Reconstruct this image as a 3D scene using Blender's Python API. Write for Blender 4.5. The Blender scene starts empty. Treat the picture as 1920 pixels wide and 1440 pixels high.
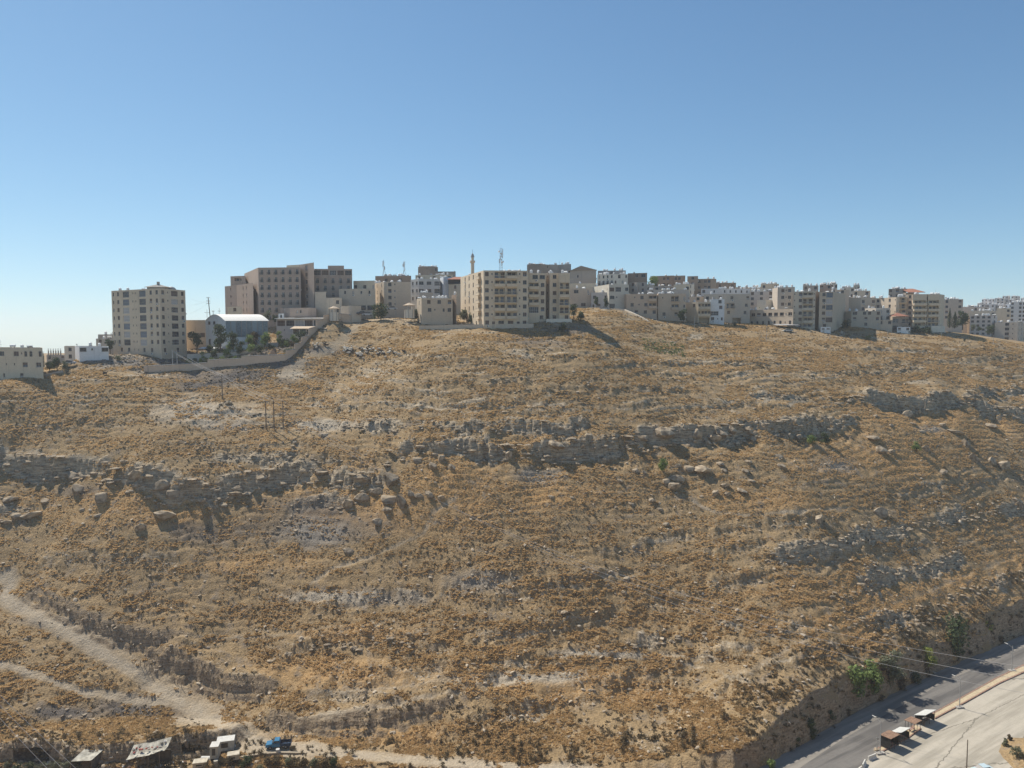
import bpy, math, random
import numpy as np
from mathutils import Vector, Matrix
random.seed(7); rng = np.random.default_rng(7)
SC = bpy.context.scene
COL = SC.collection
# ------------------------------------------------------------------ camera
F = 1397.0; CX = 960.0; CY = 720.0; PITCH = math.radians(3.7)
cam_d = bpy.data.cameras.new('camera'); cam = bpy.data.objects.new('camera', cam_d); COL.objects.link(cam)
cam.location = (0, 0, 0); cam.rotation_euler = (math.radians(90) - PITCH, 0, 0)
cam_d.sensor_width = 36; cam_d.lens = 36 * F / 1920; cam_d.clip_start = 0.5; cam_d.clip_end = 20000
SC.camera = cam
# ------------------------------------------------------------------ light
SUN_AZ = math.radians(48); SUN_EL = math.radians(49.5)      # left of the view direction, behind the hill
sun_dir = Vector((-math.sin(SUN_AZ) * math.cos(SUN_EL), math.cos(SUN_AZ) * math.cos(SUN_EL), math.sin(SUN_EL)))
sd = bpy.data.lights.new('sun', 'SUN'); sd.energy = 4.5; sd.angle = math.radians(0.53); sd.color = (1.0, 0.93, 0.82)
so = bpy.data.objects.new('sun', sd); COL.objects.link(so); so.rotation_euler = sun_dir.to_track_quat('Z', 'Y').to_euler()
W = bpy.data.worlds.new('World'); SC.world = W; W.use_nodes = True
nt = W.node_tree; nt.nodes.clear()
sky = nt.nodes.new('ShaderNodeTexSky'); sky.sky_type = 'NISHITA'; sky.sun_disc = False
sky.sun_elevation = SUN_EL; sky.sun_rotation = -SUN_AZ; sky.altitude = 900; sky.air_density = 0.85; sky.dust_density = 0.35; sky.ozone_density = 2.4
bg = nt.nodes.new('ShaderNodeBackground'); bg.inputs[1].default_value = 0.122
wo = nt.nodes.new('ShaderNodeOutputWorld'); tn = nt.nodes.new('ShaderNodeMix'); tn.data_type = 'RGBA'; tn.blend_type = 'MULTIPLY'; tn.inputs[0].default_value = 1; tn.inputs[7].default_value = (.735, .945, 1.04, 1); nt.links.new(sky.outputs[0], tn.inputs[6]); 
# the air evens the sky out: the brighter a patch, the more it is held back, the same all round
vd = nt.nodes.new('ShaderNodeVectorMath'); vd.operation = 'MULTIPLY_ADD'; vd.inputs[1].default_value = (.066,) * 3; vd.inputs[2].default_value = (1, 1, 1); nt.links.new(tn.outputs[2], vd.inputs[0])
ve = nt.nodes.new('ShaderNodeVectorMath'); ve.operation = 'DIVIDE'; nt.links.new(tn.outputs[2], ve.inputs[0]); nt.links.new(vd.outputs[0], ve.inputs[1]); nt.links.new(ve.outputs[0], bg.inputs[0]); nt.links.new(bg.outputs[0], wo.inputs[0])
SC.view_settings.view_transform = 'Standard'; SC.view_settings.look = 'None'; SC.view_settings.gamma = 1
SC.view_settings.use_curve_mapping = False; SC.view_settings.exposure = 0.42
SC.cycles.max_bounces = 5; SC.cycles.diffuse_bounces = 3; SC.cycles.volume_bounces = 1; SC.cycles.transparent_max_bounces = 6

# ------------------------------------------------------------------ pixels of the photograph -> points of the place
cp, sp_ = math.cos(PITCH), math.sin(PITCH)
def ray(px, py):
    u = (px - CX) / F; v = (CY - py) / F
    return u, cp + v * sp_, -sp_ + v * cp
def P(px, py, D):
    x, y, z = ray(px, py); k = D / y
    return np.array((x * k, D, z * k))
def XY(px, D, py=640):
    p = P(px, py, D); return p[0], D
def ZP(py, D, px=960): return P(px, py, D)[2]
def G(px, py, z):
    x, y, zz = ray(px, py); k = z / zz
    return np.array((x * k, y * k, z))
def pix(X, Y, Z):                                          # the other way round
    d = Y * cp - Z * sp_; u = X / d; v = (Y * sp_ + Z * cp) / d
    return CX + u * F, CY - v * F
def PPM(D): return F / D                                   # photo pixels per metre

# ------------------------------------------------------------------ noise
def _hash(ix, iy, seed):
    n = (ix.astype(np.int64) * 374761393 + iy.astype(np.int64) * 668265263 + seed * 1442695041) & 0x7fffffff
    n = ((n ^ (n >> 13)) * 1274126177) & 0x7fffffff
    return ((n ^ (n >> 16)) & 0xffff) / 65535.0
def vnoise(x, y, seed=0):
    ix = np.floor(x); iy = np.floor(y); fx = x - ix; fy = y - iy
    fx = fx * fx * fx * (fx * (fx * 6 - 15) + 10); fy = fy * fy * fy * (fy * (fy * 6 - 15) + 10)
    a = _hash(ix, iy, seed); b = _hash(ix + 1, iy, seed); c = _hash(ix, iy + 1, seed); d = _hash(ix + 1, iy + 1, seed)
    return (a * (1 - fx) + b * fx) * (1 - fy) + (c * (1 - fx) + d * fx) * fy
def fbm(x, y, s, octv=4, seed=0, gain=.5):
    t = 0; a = 1; n = 0; ca, sa = math.cos(.6), math.sin(.6)
    x = x / s; y = y / s
    for k in range(octv):
        t = t + a * (vnoise(x, y, seed + k * 17) * 2 - 1); n += a; a *= gain
        x, y = (x * ca - y * sa) * 2.03 + 11.3, (x * sa + y * ca) * 2.03 + 5.7
    return t / n
def sstep(a, b, x):
    t = np.clip((x - a) / (b - a), 0, 1); return t * t * (3 - 2 * t)

# ------------------------------------------------------------------ terrain heights
FLOOR = -84.0
ctl = [(0,1250,165),(0,1100,188),(0,950,208),(0,870,220),(0,800,229),(0,725,241),(0,714,254),(79,708,252),
 (240,1200,175),(240,1050,192),(240,900,212),(240,800,231),(240,700,256),(240,1300,164),(212,669,296),(302,673,280),(350,668,293),(320,706,262),(350,705,261),(300,700,266),(148,680,262),(203,676,266),
 (480,1250,170),(480,1100,188),(480,950,208),(480,800,233),(480,715,260),(400,696,266),(268,704,265),(388,693,267),(500,682,269),(536,677,271),(566,653,277),(594,619,288),(622,595,297),(470,654,283),(520,652,285),(556,648,287),(520,646,300),(580,641,298),(440,657,290),(480,652,300),(420,655,300),
 (560,1350,156),(640,640,283),(650,612,298),(650,700,264),(800,1250,165),(800,1360,152),(800,1050,190),(800,900,208),(800,780,230),(800,680,254),(800,645,268),(800,614,290),(849,607,297),(720,600,300),
 (1000,1400,146.5),(1000,1370,150.5),(1200,1382,146.2),(1350,1340,149),(1450,1300,153.5),(800,1402,148.5),(1000,1250,165),(1000,1060,187),(1000,900,209),(1000,760,234),(1000,660,259),(1000,640,268),(907,617,283),(990,612,284),(1068,605,286),
 (1250,1335,156),(1250,1150,178),(1250,950,207),(1250,800,234),(1250,690,270),(1250,640,300),(1231,600,331),(1285,603,334),(1130,582,318),(1130,625,288),(1130,660,264),(1174,584,333),
 (1500,1262,161),(1500,1100,186),(1500,950,211),(1500,800,250),(1500,700,287),(1500,650,318),(1486,614,346),(1527,620,348),(1560,622,348),(1331,609,342),(1405,608,354),(1595,613,365),(1650,619,363),
 (1620,1205,176),(1750,1152,194),(1750,1000,222),(1750,850,256),(1750,720,302),(1750,640,350),(1697,623,367),(1768,623,368),
 (1920,1098,216),(1920,1000,238),(1920,850,272),(1920,720,322),(1920,655,364),(1850,645,354),(1866,636,426),(1907,642,418),(1840,632,405),
 (2250,1000,260),(2250,800,320),(2250,690,380),(2250,655,430),
 (-300,1200,165),(-300,1000,188),(-300,850,213),(-300,745,235),(-700,1200,160),(-700,900,205),(-700,760,230)]
pts = [P(*c) for c in ctl]
def wz(px, D, z): x = XY(px, D)[0]; pts.append(np.array((x, D, z)))
for c in [(-700,300,-20),(-300,290,-17),(0,262,-15),(40,280,-15.5),(110,300,-12),(110,400,-20),(0,400,-22),(280,275,-8.2),(280,330,-10),(420,300,-5.5),(470,340,4),(560,318,6.0),(650,340,8),
          (750,325,7.5),(850,300,4.5),(850,360,12),(1000,310,6),(1000,380,14),(1180,345,9),(1100,400,14),(1250,380,9),(1300,440,12),(1500,375,3),(1500,450,8),
          (1750,390,2),(1750,460,1),(1900,420,-8),(2000,500,-14),(1920,600,-6),(600,450,10),(900,450,15),(300,450,-16),(-700,450,-25),(2300,600,-10)]: wz(*c)
pts = np.array(pts)
def tps_fit(p, lam=4.0):
    n = len(p); d2 = ((p[:, None, :2] - p[None, :, :2]) ** 2).sum(-1) / 1e4
    K = d2 * np.log(d2 + 1e-9); K += np.eye(n) * lam * 1e-3
    Pm = np.c_[np.ones(n), p[:, :2] / 100]
    A = np.zeros((n + 3, n + 3)); A[:n, :n] = K; A[:n, n:] = Pm; A[n:, :n] = Pm.T
    return np.linalg.solve(A, np.r_[p[:, 2], np.zeros(3)])
_w = tps_fit(pts)
def tps(X, Y):
    out = _w[-3] + _w[-2] * X / 100 + _w[-1] * Y / 100
    for i in range(len(pts)):
        d2 = ((X - pts[i, 0]) ** 2 + (Y - pts[i, 1]) ** 2) / 1e4
        out = out + _w[i] * d2 * np.log(d2 + 1e-9)
    return out
FOOT = [(-3000,1440,0),(560,1440,0)]
foot_px = [(-600,1446),(330,1446),(560,1436),(700,1437),(850,1440),(1000,1449),(1200,1455),(1330,1452),(1420,1438),(1490,1404),(1600,1338),(1700,1285),(1800,1240),(1920,1188),(2100,1120),(2500,1010)]
foot_w = np.array([G(a, b, FLOOR)[:2] for a, b in foot_px])
def foot_s(X, Y):                                          # metres uphill (in depth) of the foot of the road cut
    fy = np.interp(X, foot_w[:, 0], foot_w[:, 1]); sl = np.gradient(foot_w[:, 1], foot_w[:, 0])
    return (Y - fy) * 0.86
def base_h(X, Y):
    Yc = np.clip(Y, 140, 700)
    h = tps(X, Yc)
    far = np.clip((Y - 520) / 300, 0, 1)
    hf = -26 - np.maximum(Y - 650, 0) * .055 + 84 * np.exp(-((X - 900) / 330) ** 2 - ((Y - 1150) / 300) ** 2) + 5 * fbm(X, Y, 300, 3, 5)
    h = h * (1 - sstep(0, 1, far)) + hf * sstep(0, 1, far)
    s = foot_s(X, Y)
    n = fbm(X, Y, 7, 3, 31)
    ss = np.maximum(s + n * 1.3, 0)
    cut = ss * 3.2 + 1.1 * np.sin(ss * 1.9 + n * 2) * np.clip(ss, 0, 1)
    cut = np.where(X < -30, ss * 3.0, cut)
    h = FLOOR + np.minimum(np.maximum(h - FLOOR, 0) , np.maximum(cut, 0)) - 0.3 * (s < 0.3)
    # near side of the valley
    near = -19 - np.clip(Y, -50, 95) * 0.69
    h = np.where(Y < 100, near, np.where(Y < 118, FLOOR - .3, h))
    return h

# (pixel polyline of the mid face, step height m, influence m)
EXTRA = [[(600,1270),(760,1255),(900,1240),(1050,1235)],[(560,1150),(700,1125),(860,1095),(1000,1070)],[(1000,1190),(1150,1150),(1300,1115),(1450,1070)],[(1100,1290),(1250,1255),(1400,1215),(1550,1170)],
 [(1000,1310),(1150,1290),(1300,1265)],[(700,1230),(850,1205),(1000,1180),(1100,1160)],[(1100,1040),(1250,1010),(1400,985),(1550,975)],[(1300,1050),(1450,1010)],[(1200,1330),(1350,1290),(1500,1235),(1600,1200)],[(1650,930),(1800,905),(1920,880)],
 [(640,1345),(800,1305),(960,1270)],[(620,760),(760,765),(900,762),(1050,755)],[(1000,735),(1150,732),(1300,735)],[(1250,770),(1400,765),(1500,770)],[(700,680),(850,676),(980,690)],[(1150,690),(1300,680),(1450,685)],[(1450,660),(1600,655),(1750,660)],
 [(300,760),(400,772),(470,775)],[(60,800),(160,790),(260,795)],[(560,745),(700,742),(860,748)],[(900,1130),(1050,1100),(1200,1065)],[(60,1060),(200,1045),(350,1040)],[(850,1350),(1000,1335),(1150,1310)],[(1500,1050),(1650,1030),(1750,1010)]]
STEPS = [
 ([(-60,862),(0,866),(60,872),(120,880),(180,884),(215,892)], 6.0, 9),
 ([(215,895),(250,900),(330,920),(400,925),(440,910),(500,900),(560,893),(600,900),(660,905),(700,905),(735,895)], 6.5, 9),
 ([(735,860),(790,845),(860,838),(930,843),(1000,843),(1070,840),(1130,838),(1180,832)], 5.5, 9),
 ([(640,803),(720,800),(760,803),(860,806),(960,803),(1060,812),(1110,795)], 3.0, 6),
 ([(1180,832),(1230,822),(1300,815),(1345,812),(1400,808),(1450,812),(1500,800),(1560,790),(1600,780)], 5.5, 9),
 ([(1560,748),(1620,750),(1680,752),(1740,755),(1800,752),(1830,745)], 6.5, 9),
 ([(1815,752),(1850,765),(1885,772),(1930,775),(1990,780)], 5.0, 8),
 ([(1830,738),(1870,735),(1930,732),(1990,730)], 4.0, 7),
 ([(1400,748),(1450,742),(1510,740)], 1.6, 5),
 ([(1440,1045),(1480,1030),(1540,1015),(1590,1003),(1640,998),(1690,990),(1720,980),(1790,968),(1850,962),(1930,945)], 2.6, 5),
 ([(1555,1110),(1600,1098),(1640,1078),(1700,1065),(1760,1052),(1800,1035),(1812,1045)], 2.5, 4),
 ([(1590,1165),(1640,1155),(1700,1140),(1760,1125),(1830,1100),(1870,1090),(1930,1068),(2000,1050)], 2.4, 4),
 ([(1640,1185),(1700,1172),(1750,1160),(1800,1150)], 1.5, 4),
 ([(1180,1213),(1280,1195),(1340,1185),(1378,1172),(1390,1158)], 2.2, 4),
 ([(1300,1100),(1380,1085),(1440,1075)], 1.0, 4),
 ([(515,1235),(560,1222),(620,1210),(680,1205),(740,1200),(810,1188)], 2.0, 4),
 ([(480,1340),(520,1356),(560,1368),(620,1360),(690,1352),(760,1338),(840,1318)], 2.8, 5),
 ([(560,1305),(640,1298),(730,1288)], 1.2, 4),
 ([(960,1342),(1060,1338),(1130,1325)], 1.4, 4),
 ([(42,1112),(100,1128),(160,1160),(220,1188),(300,1205),(340,1190)], 2.8, 5),
 ([(288,1222),(330,1242),(375,1268),(420,1290),(470,1294),(525,1292)], 4.8, 6),
 ([(-60,1420),(20,1418),(120,1420),(200,1420),(250,1415),(330,1402),(425,1385),(450,1392)], 5.5, 7),
 ([(420,1372),(450,1380),(490,1392)], 1.6, 3),
 ([(170,990),(200,985),(230,988)], .8, 3),
 ([(-60,950),(0,950),(60,948),(110,945)], 1.6, 5),
 ([(520,985),(560,945),(620,940),(660,955)], 1.5, 4),
 ([(620,700),(700,695),(760,700)], .8, 4), ([(740,715),(850,722),(900,715)], 1.0, 4),
 ([(950,665),(1050,672),(1150,668)], .7, 4), ([(1180,700),(1300,705),(1420,700)], .8, 4),
 ([(1520,706),(1600,700),(1720,690)], .9, 4), ([(1600,690),(1740,678),(1920,672)], .9, 4),
 ([(560,725),(620,728),(720,735)], 1.0, 4), ([(780,728),(850,725),(870,722)], 1.2, 4), ([(900,718),(960,712),(1020,712)], .9, 4),
 ([(340,835),(420,845),(500,848),(600,842)], 1.2, 5), ([(380,862),(480,866),(600,866),(700,862)], 1.3, 5),
 ([(480,800),(560,795),(660,800)], .9, 4), ([(1080,770),(1180,765),(1240,760)], 1.0, 4), *[(q_, 1.15, 3.5) for q_ in EXTRA], ([(960,780),(1040,778),(1120,780)], 1.0, 4),
]
# columns in tan(angle), rows in depth
def axis(segs):
    out = [segs[0][0]]
    for a, b, st in segs:
        n = max(1, int(round((b - a) / st))); out += list(a + (b - a) * (np.arange(1, n + 1) / n))
    return np.array(out)
AX = np.r_[axis([(-2.6, -1.2, .1), (-1.2, -.76, .012), (-.76, .76, .00142), (.76, 1.2, .012), (1.2, 2.6, .1)])]
YR = np.r_[axis([(-40, 0, 20), (4, 116, 8), (116, 140, 2.0), (140, 300, .42), (300, 380, .6), (380, 460, 1.6), (460, 700, 8), (700, 1600, 25), (1600, 2800, 150)])]
YR = np.unique(YR)
NA, NY = len(AX), len(YR)
# for rows near zero depth a plain width keeps the sheet from pinching
YW = np.maximum(YR, 40)
GX = AX[None, :] * YW[:, None]; GY = np.repeat(YR[:, None], NA, 1)
GZ = base_h(GX, GY)
def lookup(grid, X, Y):
    X = np.asarray(X, float); Y = np.asarray(Y, float)
    a = X / np.maximum(Y, 40)
    ja = np.clip(np.interp(a, AX, np.arange(NA)), 0, NA - 1.001); iy = np.clip(np.interp(Y, YR, np.arange(NY)), 0, NY - 1.001)
    j = ja.astype(int); i = iy.astype(int); fj = ja - j; fi = iy - i
    return (grid[i, j] * (1 - fj) + grid[i, j + 1] * fj) * (1 - fi) + (grid[i + 1, j] * (1 - fj) + grid[i + 1, j + 1] * fj) * fi
def hit(px, py, y0=118, grid=None):
    g = GZ if grid is None else grid
    x, y, z = ray(px, py)
    Y = np.arange(y0, 1500, .25); Zr = Y * z / y; Zt = lookup(g, Y * x / y, Y)
    k = np.nonzero(Zt >= Zr)[0]
    if len(k) == 0:                                          # just above the brow: stand it on the brow
        m_ = Y < 460; k = [int(np.argmax((Zt - Zr)[m_] / Y[m_]))]
    k = max(k[0], 1); Yh = Y[k] - .12
    return np.array((Yh * x / y, Yh, lookup(g, Yh * x / y, Yh)))
def ground(X, Y): return float(lookup(GZ, X, Y))
BASE = GZ.copy()
PXg, PYg = pix(GX, GY, GZ)                                  # where each ground point shows in the photograph
inner = (GY > 130) & (GY < 480)
rock = np.zeros_like(GZ); LEDGES = []
sel = inner
Xs, Ys = GX[sel], GY[sel]
dz = np.zeros(len(Xs)); rk = np.zeros(len(Xs)); face = np.zeros(len(Xs))
wob = fbm(Xs, Ys, 9, 3, 3) * 1.3 + fbm(Xs, Ys, 2.5, 2, 9) * .5
for poly, hgt, infl in STEPS:
    bank = len(LEDGES) in (16, 19, 20, 21, 22); hgt = hgt if bank else hgt * .74
    w = [hit(a, b, grid=BASE) for a, b in poly]; w = np.array([q[:2] for q in w if q is not None])
    LEDGES.append((w, hgt))
    lo, hi = w.min(0) - infl * 3.2, w.max(0) + infl * 3.2
    m = np.nonzero((Xs > lo[0]) & (Xs < hi[0]) & (Ys > lo[1]) & (Ys < hi[1]))[0]
    x, y = Xs[m], Ys[m]; best = np.full(len(m), 1e9); sgn = np.ones(len(m)); tt = np.zeros(len(m))
    L = np.r_[0, np.cumsum(np.hypot(*np.diff(w, axis=0).T))]
    for k in range(len(w) - 1):
        a, b = w[k], w[k + 1]; d = b - a; l2 = d @ d
        t = np.clip(((x - a[0]) * d[0] + (y - a[1]) * d[1]) / l2, 0, 1)
        qx, qy = x - a[0] - t * d[0], y - a[1] - t * d[1]; dist = np.hypot(qx, qy)
        c = d[0] * (y - a[1]) - d[1] * (x - a[0])
        u = dist < best; best[u] = dist[u]; sgn[u] = np.sign(c[u]); tt[u] = L[k] + t[u] * math.sqrt(l2)
    arc = np.cumsum([0]); blk = _hash(np.floor(tt / 2.3 + _hash(np.floor(tt / 9), np.zeros_like(tt), 5)), np.zeros_like(tt) + len(LEDGES), 8)
    blk2 = _hash(np.floor(tt / .9 + 3), np.zeros_like(tt) + len(LEDGES), 18)
    bank = len(LEDGES) - 1 in (16, 19, 20, 21, 22); thin = hgt < .9; kb = .25 if bank else .35 if thin else 1.0
    s = best * sgn + wob[m] * (.5 if bank or thin else 1) + (blk - .5) * 1.5 * kb + (blk2 - .5) * .6 * kb + 2.2 * kb * fbm(x, y, 16, 2, 131)
    end = sstep(0, 4, tt) * sstep(0, 4, L[-1] - tt); end = .15 + .85 * end
    end = end * np.where((tt <= 0.01) | (tt >= L[-1] - .01), np.exp(-best / 1.5), 1)
    var = np.clip((.95 if len(LEDGES) <= 2 else .75 if len(LEDGES) in (3, 5, 6, 7) else .55) + (1.2 if len(LEDGES) <= 2 else 2.0) * fbm(x, y, 14, 2, 21 + len(LEDGES)), .06, 1.25)
    if thin: var = np.clip(1.0 + 1.0 * fbm(x, y, 10, 2, 23), .2, 1.4)
    if bank: var = .95 + .3 * fbm(x, y, 8, 2, 22)
    prof = np.where(s > 0, .5 * np.exp(-np.maximum(s - .0, 0) / infl), -.5 * np.exp(np.minimum(s, 0) / infl))
    soft = (np.clip((s - 1.1) / .3, -1, 1) + 1.6 * np.clip(s / .35, -1, 1) + .9 * np.clip((s + 1.0 + blk) / .35, -1, 1)) / 3.5; prof = np.abs(prof) * soft
    dz[m] += prof * hgt * end * var
    rk[m] = np.maximum(rk[m], np.exp(-np.maximum(np.where(s > 0, s - 1.2, -s - 1.6), 0) / np.where(s > 0, .4 + hgt * .22 * (1 if w[:, 1].mean() > 205 else .5), .35)) * end * min(1, .35 + hgt / 4) * np.clip(var * 1.6, 0, 1) * (.55 if thin else 1))
    if bank: rk[m] = np.minimum(rk[m], .3)
    face[m] = np.maximum(face[m], np.exp(-(s / 1.2) ** 2) * end * (.25 if bank else 1))
GZ[sel] += dz; rock[sel] = rk; FACE = np.zeros_like(GZ); FACE[sel] = face

# painted ground: what kind of surface or tone stands where
def blob(px, py, cx, cy, rx, ry, nz):
    return np.clip(1.35 - np.hypot((px - cx) / rx, (py - cy) / ry) + nz * .5, 0, 1)
nz1 = np.zeros_like(GZ); nz1[sel] = fbm(Xs, Ys, 6, 4, 77)
nz2 = np.zeros_like(GZ); nz2[sel] = fbm(Xs, Ys, 28, 4, 78)
strat = np.zeros_like(GZ); zz = GZ[sel]
warp = fbm(Xs, Ys, 40, 4, 60) * 4.5 + fbm(Xs, Ys, 9, 3, 61) * .9 + Xs * .012
strat[sel] = fbm(Xs * .16, (zz + warp) * 3.1, 2.0, 3, 90)      # streaks that follow the beds
def layers(arr, val, L): 
    for e in L: arr[:] = np.maximum(arr, val * blob(PXg, PYg, *e, nz1))
dark = np.zeros_like(GZ); scree = np.zeros_like(GZ); orange = np.zeros_like(GZ); pale = np.zeros_like(GZ)
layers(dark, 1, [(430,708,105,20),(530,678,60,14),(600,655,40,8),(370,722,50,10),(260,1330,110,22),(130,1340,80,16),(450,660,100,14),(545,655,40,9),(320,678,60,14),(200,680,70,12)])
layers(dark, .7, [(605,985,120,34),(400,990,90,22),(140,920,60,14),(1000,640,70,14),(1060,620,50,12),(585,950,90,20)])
layers(scree, .8, [(605,1000,80,24),(1565,870,45,16),(1745,800,30,8),(890,1090,70,22),(700,1120,120,16),(1010,885,50,14),(220,680,60,16),(100,1160,70,10),(430,800,50,10)])
layers(orange, 1, [(460,1055,120,16),(700,950,160,60),(850,910,110,45),(1450,940,130,26),(1640,860,160,40),(1750,800,170,30),(1700,1110,240,26),(1580,1170,120,20),(640,1260,160,30),(720,1370,160,22),(1800,1085,170,22),(1560,1180,120,16),(1900,1055,90,20),(250,950,150,40),(1030,930,120,26),(700,1190,130,14),(1100,1290,160,30)])
layers(pale, 1, [(380,770,90,26),(620,800,90,14),(1000,1275,150,12),(1150,1230,120,8),(640,1120,100,10),(390,1350,60,16),(520,1400,60,16),(560,700,40,8)])
# tracks
TR = [([(-40,1085),(14,1082),(22,1092),(8,1118),(30,1130),(100,1168),(200,1228),(290,1285),(370,1330),(440,1368),(520,1392),(600,1402),(680,1415),(800,1428),(960,1437),(1100,1445)], 1.9, 1.15),
      ([(170,1180),(250,1235),(330,1285),(420,1335),(500,1385)], 1.3, .7),
      ([(410,1385),(480,1400),(560,1408),(640,1412)], 3.0, 1),
      ([(-40,1235),(60,1262),(150,1295),(260,1312),(330,1318)], .9, .95),
      ([(640,592),(655,606),(668,612),(640,640),(600,660),(560,680),(535,700)], 2.3, .55),
      ([(668,606),(700,600),(740,598),(790,600)], 3.0, .8),
      ([(858,930),(812,960),(795,1000),(700,1045),(620,1070),(540,1120)], .4, .6),
      ([(330,1195),(420,1193),(520,1190),(600,1178),(700,1165),(760,1155)], .35, .5),
      ([(1300,940),(1340,960),(1400,965),(1500,960),(1600,950)], .4, .7),
      ([(745,1110),(760,1150),(770,1165)], .4, .7),
      ([(1290,1300),(1420,1250),(1560,1180),(1700,1120),(1920,1040)], .5, .35),
      ([(640,1300),(760,1285),(900,1265)], .5, .7), ([(560,1350),(700,1330),(840,1300),(960,1280)], .7, .8),
      ([(430,770),(470,790),(510,795)], .6, .8)]
track = np.zeros_like(GZ); tk = np.zeros(len(Xs))
for poly, wd, st in TR:
    w = [hit(a, b) for a, b in poly]; w = np.array([q[:2] for q in w if q is not None])
    lo, hi = w.min(0) - 8, w.max(0) + 8
    m = np.nonzero((Xs > lo[0]) & (Xs < hi[0]) & (Ys > lo[1]) & (Ys < hi[1]))[0]; x, y = Xs[m], Ys[m]; best = np.full(len(m), 1e9)
    for k in range(len(w) - 1):
        a, b = w[k], w[k + 1]; d = b - a; t = np.clip(((x - a[0]) * d[0] + (y - a[1]) * d[1]) / (d @ d + 1e-6), 0, 1)
        best = np.minimum(best, np.hypot(x - a[0] - t * d[0], y - a[1] - t * d[1]))
    bt = best + wob[m] * .45; rut = .88 + .14 * np.cos((bt / wd) * 5.2)
    tk[m] = np.maximum(tk[m], st * rut * np.clip(.95 + .45 * fbm(x, y, 2.5, 3, 99), 0, 1) * (1 - sstep(wd * .55, wd * 1.3, bt)))
tk = np.clip(tk, 0, 1); track[sel] = tk
# small relief: beds, hummocks, stones; smoother on tracks
# terracing of the beds: whole slope stepped along contours
zt = (zz + warp) / 1.55; fr = zt - np.floor(zt); amp = .42 * (1 + .8 * nz2[sel]) 
terr = amp * 1.55 * .5 * (np.tanh((fr - .5) * 7) / np.tanh(3.5) * .5 + .5 - fr)
hum = fbm(Xs, Ys, 22, 3, 41) * .9 + fbm(Xs, Ys, 5, 3, 42) * .34 + fbm(Xs, Ys, 1.4, 2, 43) * .17
flat = np.clip((Ys - 285 - np.maximum(Xs, 0) * .25) / 20, 0, 1)
S_ = foot_s(Xs, Ys)
onhill = sstep(.5, 2.5, S_)
tinset = (1 - .85 * tk)
crag = np.abs(fbm(Xs, Ys, 3.2, 3, 44)) * 1.5 - .3
relief = (hum + terr * (1.15 + 1.5 * nz1[sel])) * (1 - .6 * flat) * tinset + crag * rk * .9 - .12 * tk
# vertical fluting and bedding on the cliff faces
relief += face * (fbm(Xs * 1.0, zz * 0 + Ys * .2, 2.2, 3, 46) * .9)
GZ[sel] += relief * onhill
# bank at the right edge of the parking lot
bk = hit(1915, 1425); 
def bankf(X, Y): return 5.0 * np.exp(-((X - bk[0] - 5) / 5.2) ** 2 - ((Y - bk[1] + 3) / 6.5) ** 2) + .12 * fbm(X, Y, 2.2, 3, 71)
GZ += bankf(GX, GY) * (GY > 116) * (GY < 200)
rock[sel] = np.clip(rk + np.where(PYg[sel] < 800, .8, .36) * np.clip(strat[sel] * 2.2 - .45 + .5 * nz2[sel], 0, 1) * (1 - orange[sel]) , 0, 1)
# ------------------------------------------------------------------ materials
MATS = {}
def newmat(name, rough=.9, spec=.25):
    m = bpy.data.materials.new(name); m.use_nodes = True; t = m.node_tree; b = t.nodes['Principled BSDF']
    b.inputs['Roughness'].default_value = rough; b.inputs['Specular IOR Level'].default_value = spec
    return m, t, b
def N(t, typ, **kw):
    n = t.nodes.new(typ)
    for k, v in kw.items():
        if isinstance(v, (int, float, tuple)) and k.startswith('i_'): n.inputs[k[2:].replace('_', ' ')].default_value = v
        else: setattr(n, k, v)
    return n
def mix(t, fac, a, b, blend='MIX'):
    n = t.nodes.new('ShaderNodeMix'); n.data_type = 'RGBA'; n.blend_type = blend
    for sock, v in ((n.inputs[0], fac), (n.inputs[6], a), (n.inputs[7], b)):
        if hasattr(v, 'is_linked'): t.links.new(v, sock)
        elif isinstance(v, (int, float)): sock.default_value = v
        else: sock.default_value = (*v, 1)
    return n.outputs[2]
def ramp(t, src, a, b):
    n = t.nodes.new('ShaderNodeMapRange'); n.interpolation_type = 'SMOOTHSTEP'
    n.inputs[1].default_value = a; n.inputs[2].default_value = b; t.links.new(src, n.inputs[0]); return n.outputs[0]
def noise(t, vec, scale, detail=4, rough=.55):
    n = t.nodes.new('ShaderNodeTexNoise'); n.inputs['Scale'].default_value = scale; n.inputs['Detail'].default_value = detail
    n.inputs['Roughness'].default_value = rough; t.links.new(vec, n.inputs['Vector']); return n.outputs['Fac']
def coords(t, scale=None, kind='Object'):
    c = t.nodes.new('ShaderNodeTexCoord')
    if scale is None: return c.outputs[kind]
    m = t.nodes.new('ShaderNodeMapping'); m.inputs['Scale'].default_value = scale; t.links.new(c.outputs[kind], m.inputs[0]); return m.outputs[0]
def bump(t, b, h, strength=.5, dist=.1):
    n = t.nodes.new('ShaderNodeBump'); n.inputs['Strength'].default_value = strength; n.inputs['Distance'].default_value = dist
    t.links.new(h, n.inputs['Height']); t.links.new(n.outputs[0], b.inputs['Normal'])
def plain(name, col, rough=.8, var=.12, scale=2.0, metallic=0, streak=False):
    if name in MATS: return MATS[name]
    m, t, b = newmat(name, rough); b.inputs['Metallic'].default_value = metallic
    v = coords(t, (1, 1, .18) if streak else (1, 1, 1)); f = noise(t, v, scale, 5)
    r = ramp(t, f, .3, .7)
    t.links.new(mix(t, r, tuple(c * (1 - var) for c in col), tuple(min(1, c * (1 + var)) for c in col)), b.inputs['Base Color'])
    MATS[name] = m; return m

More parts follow.
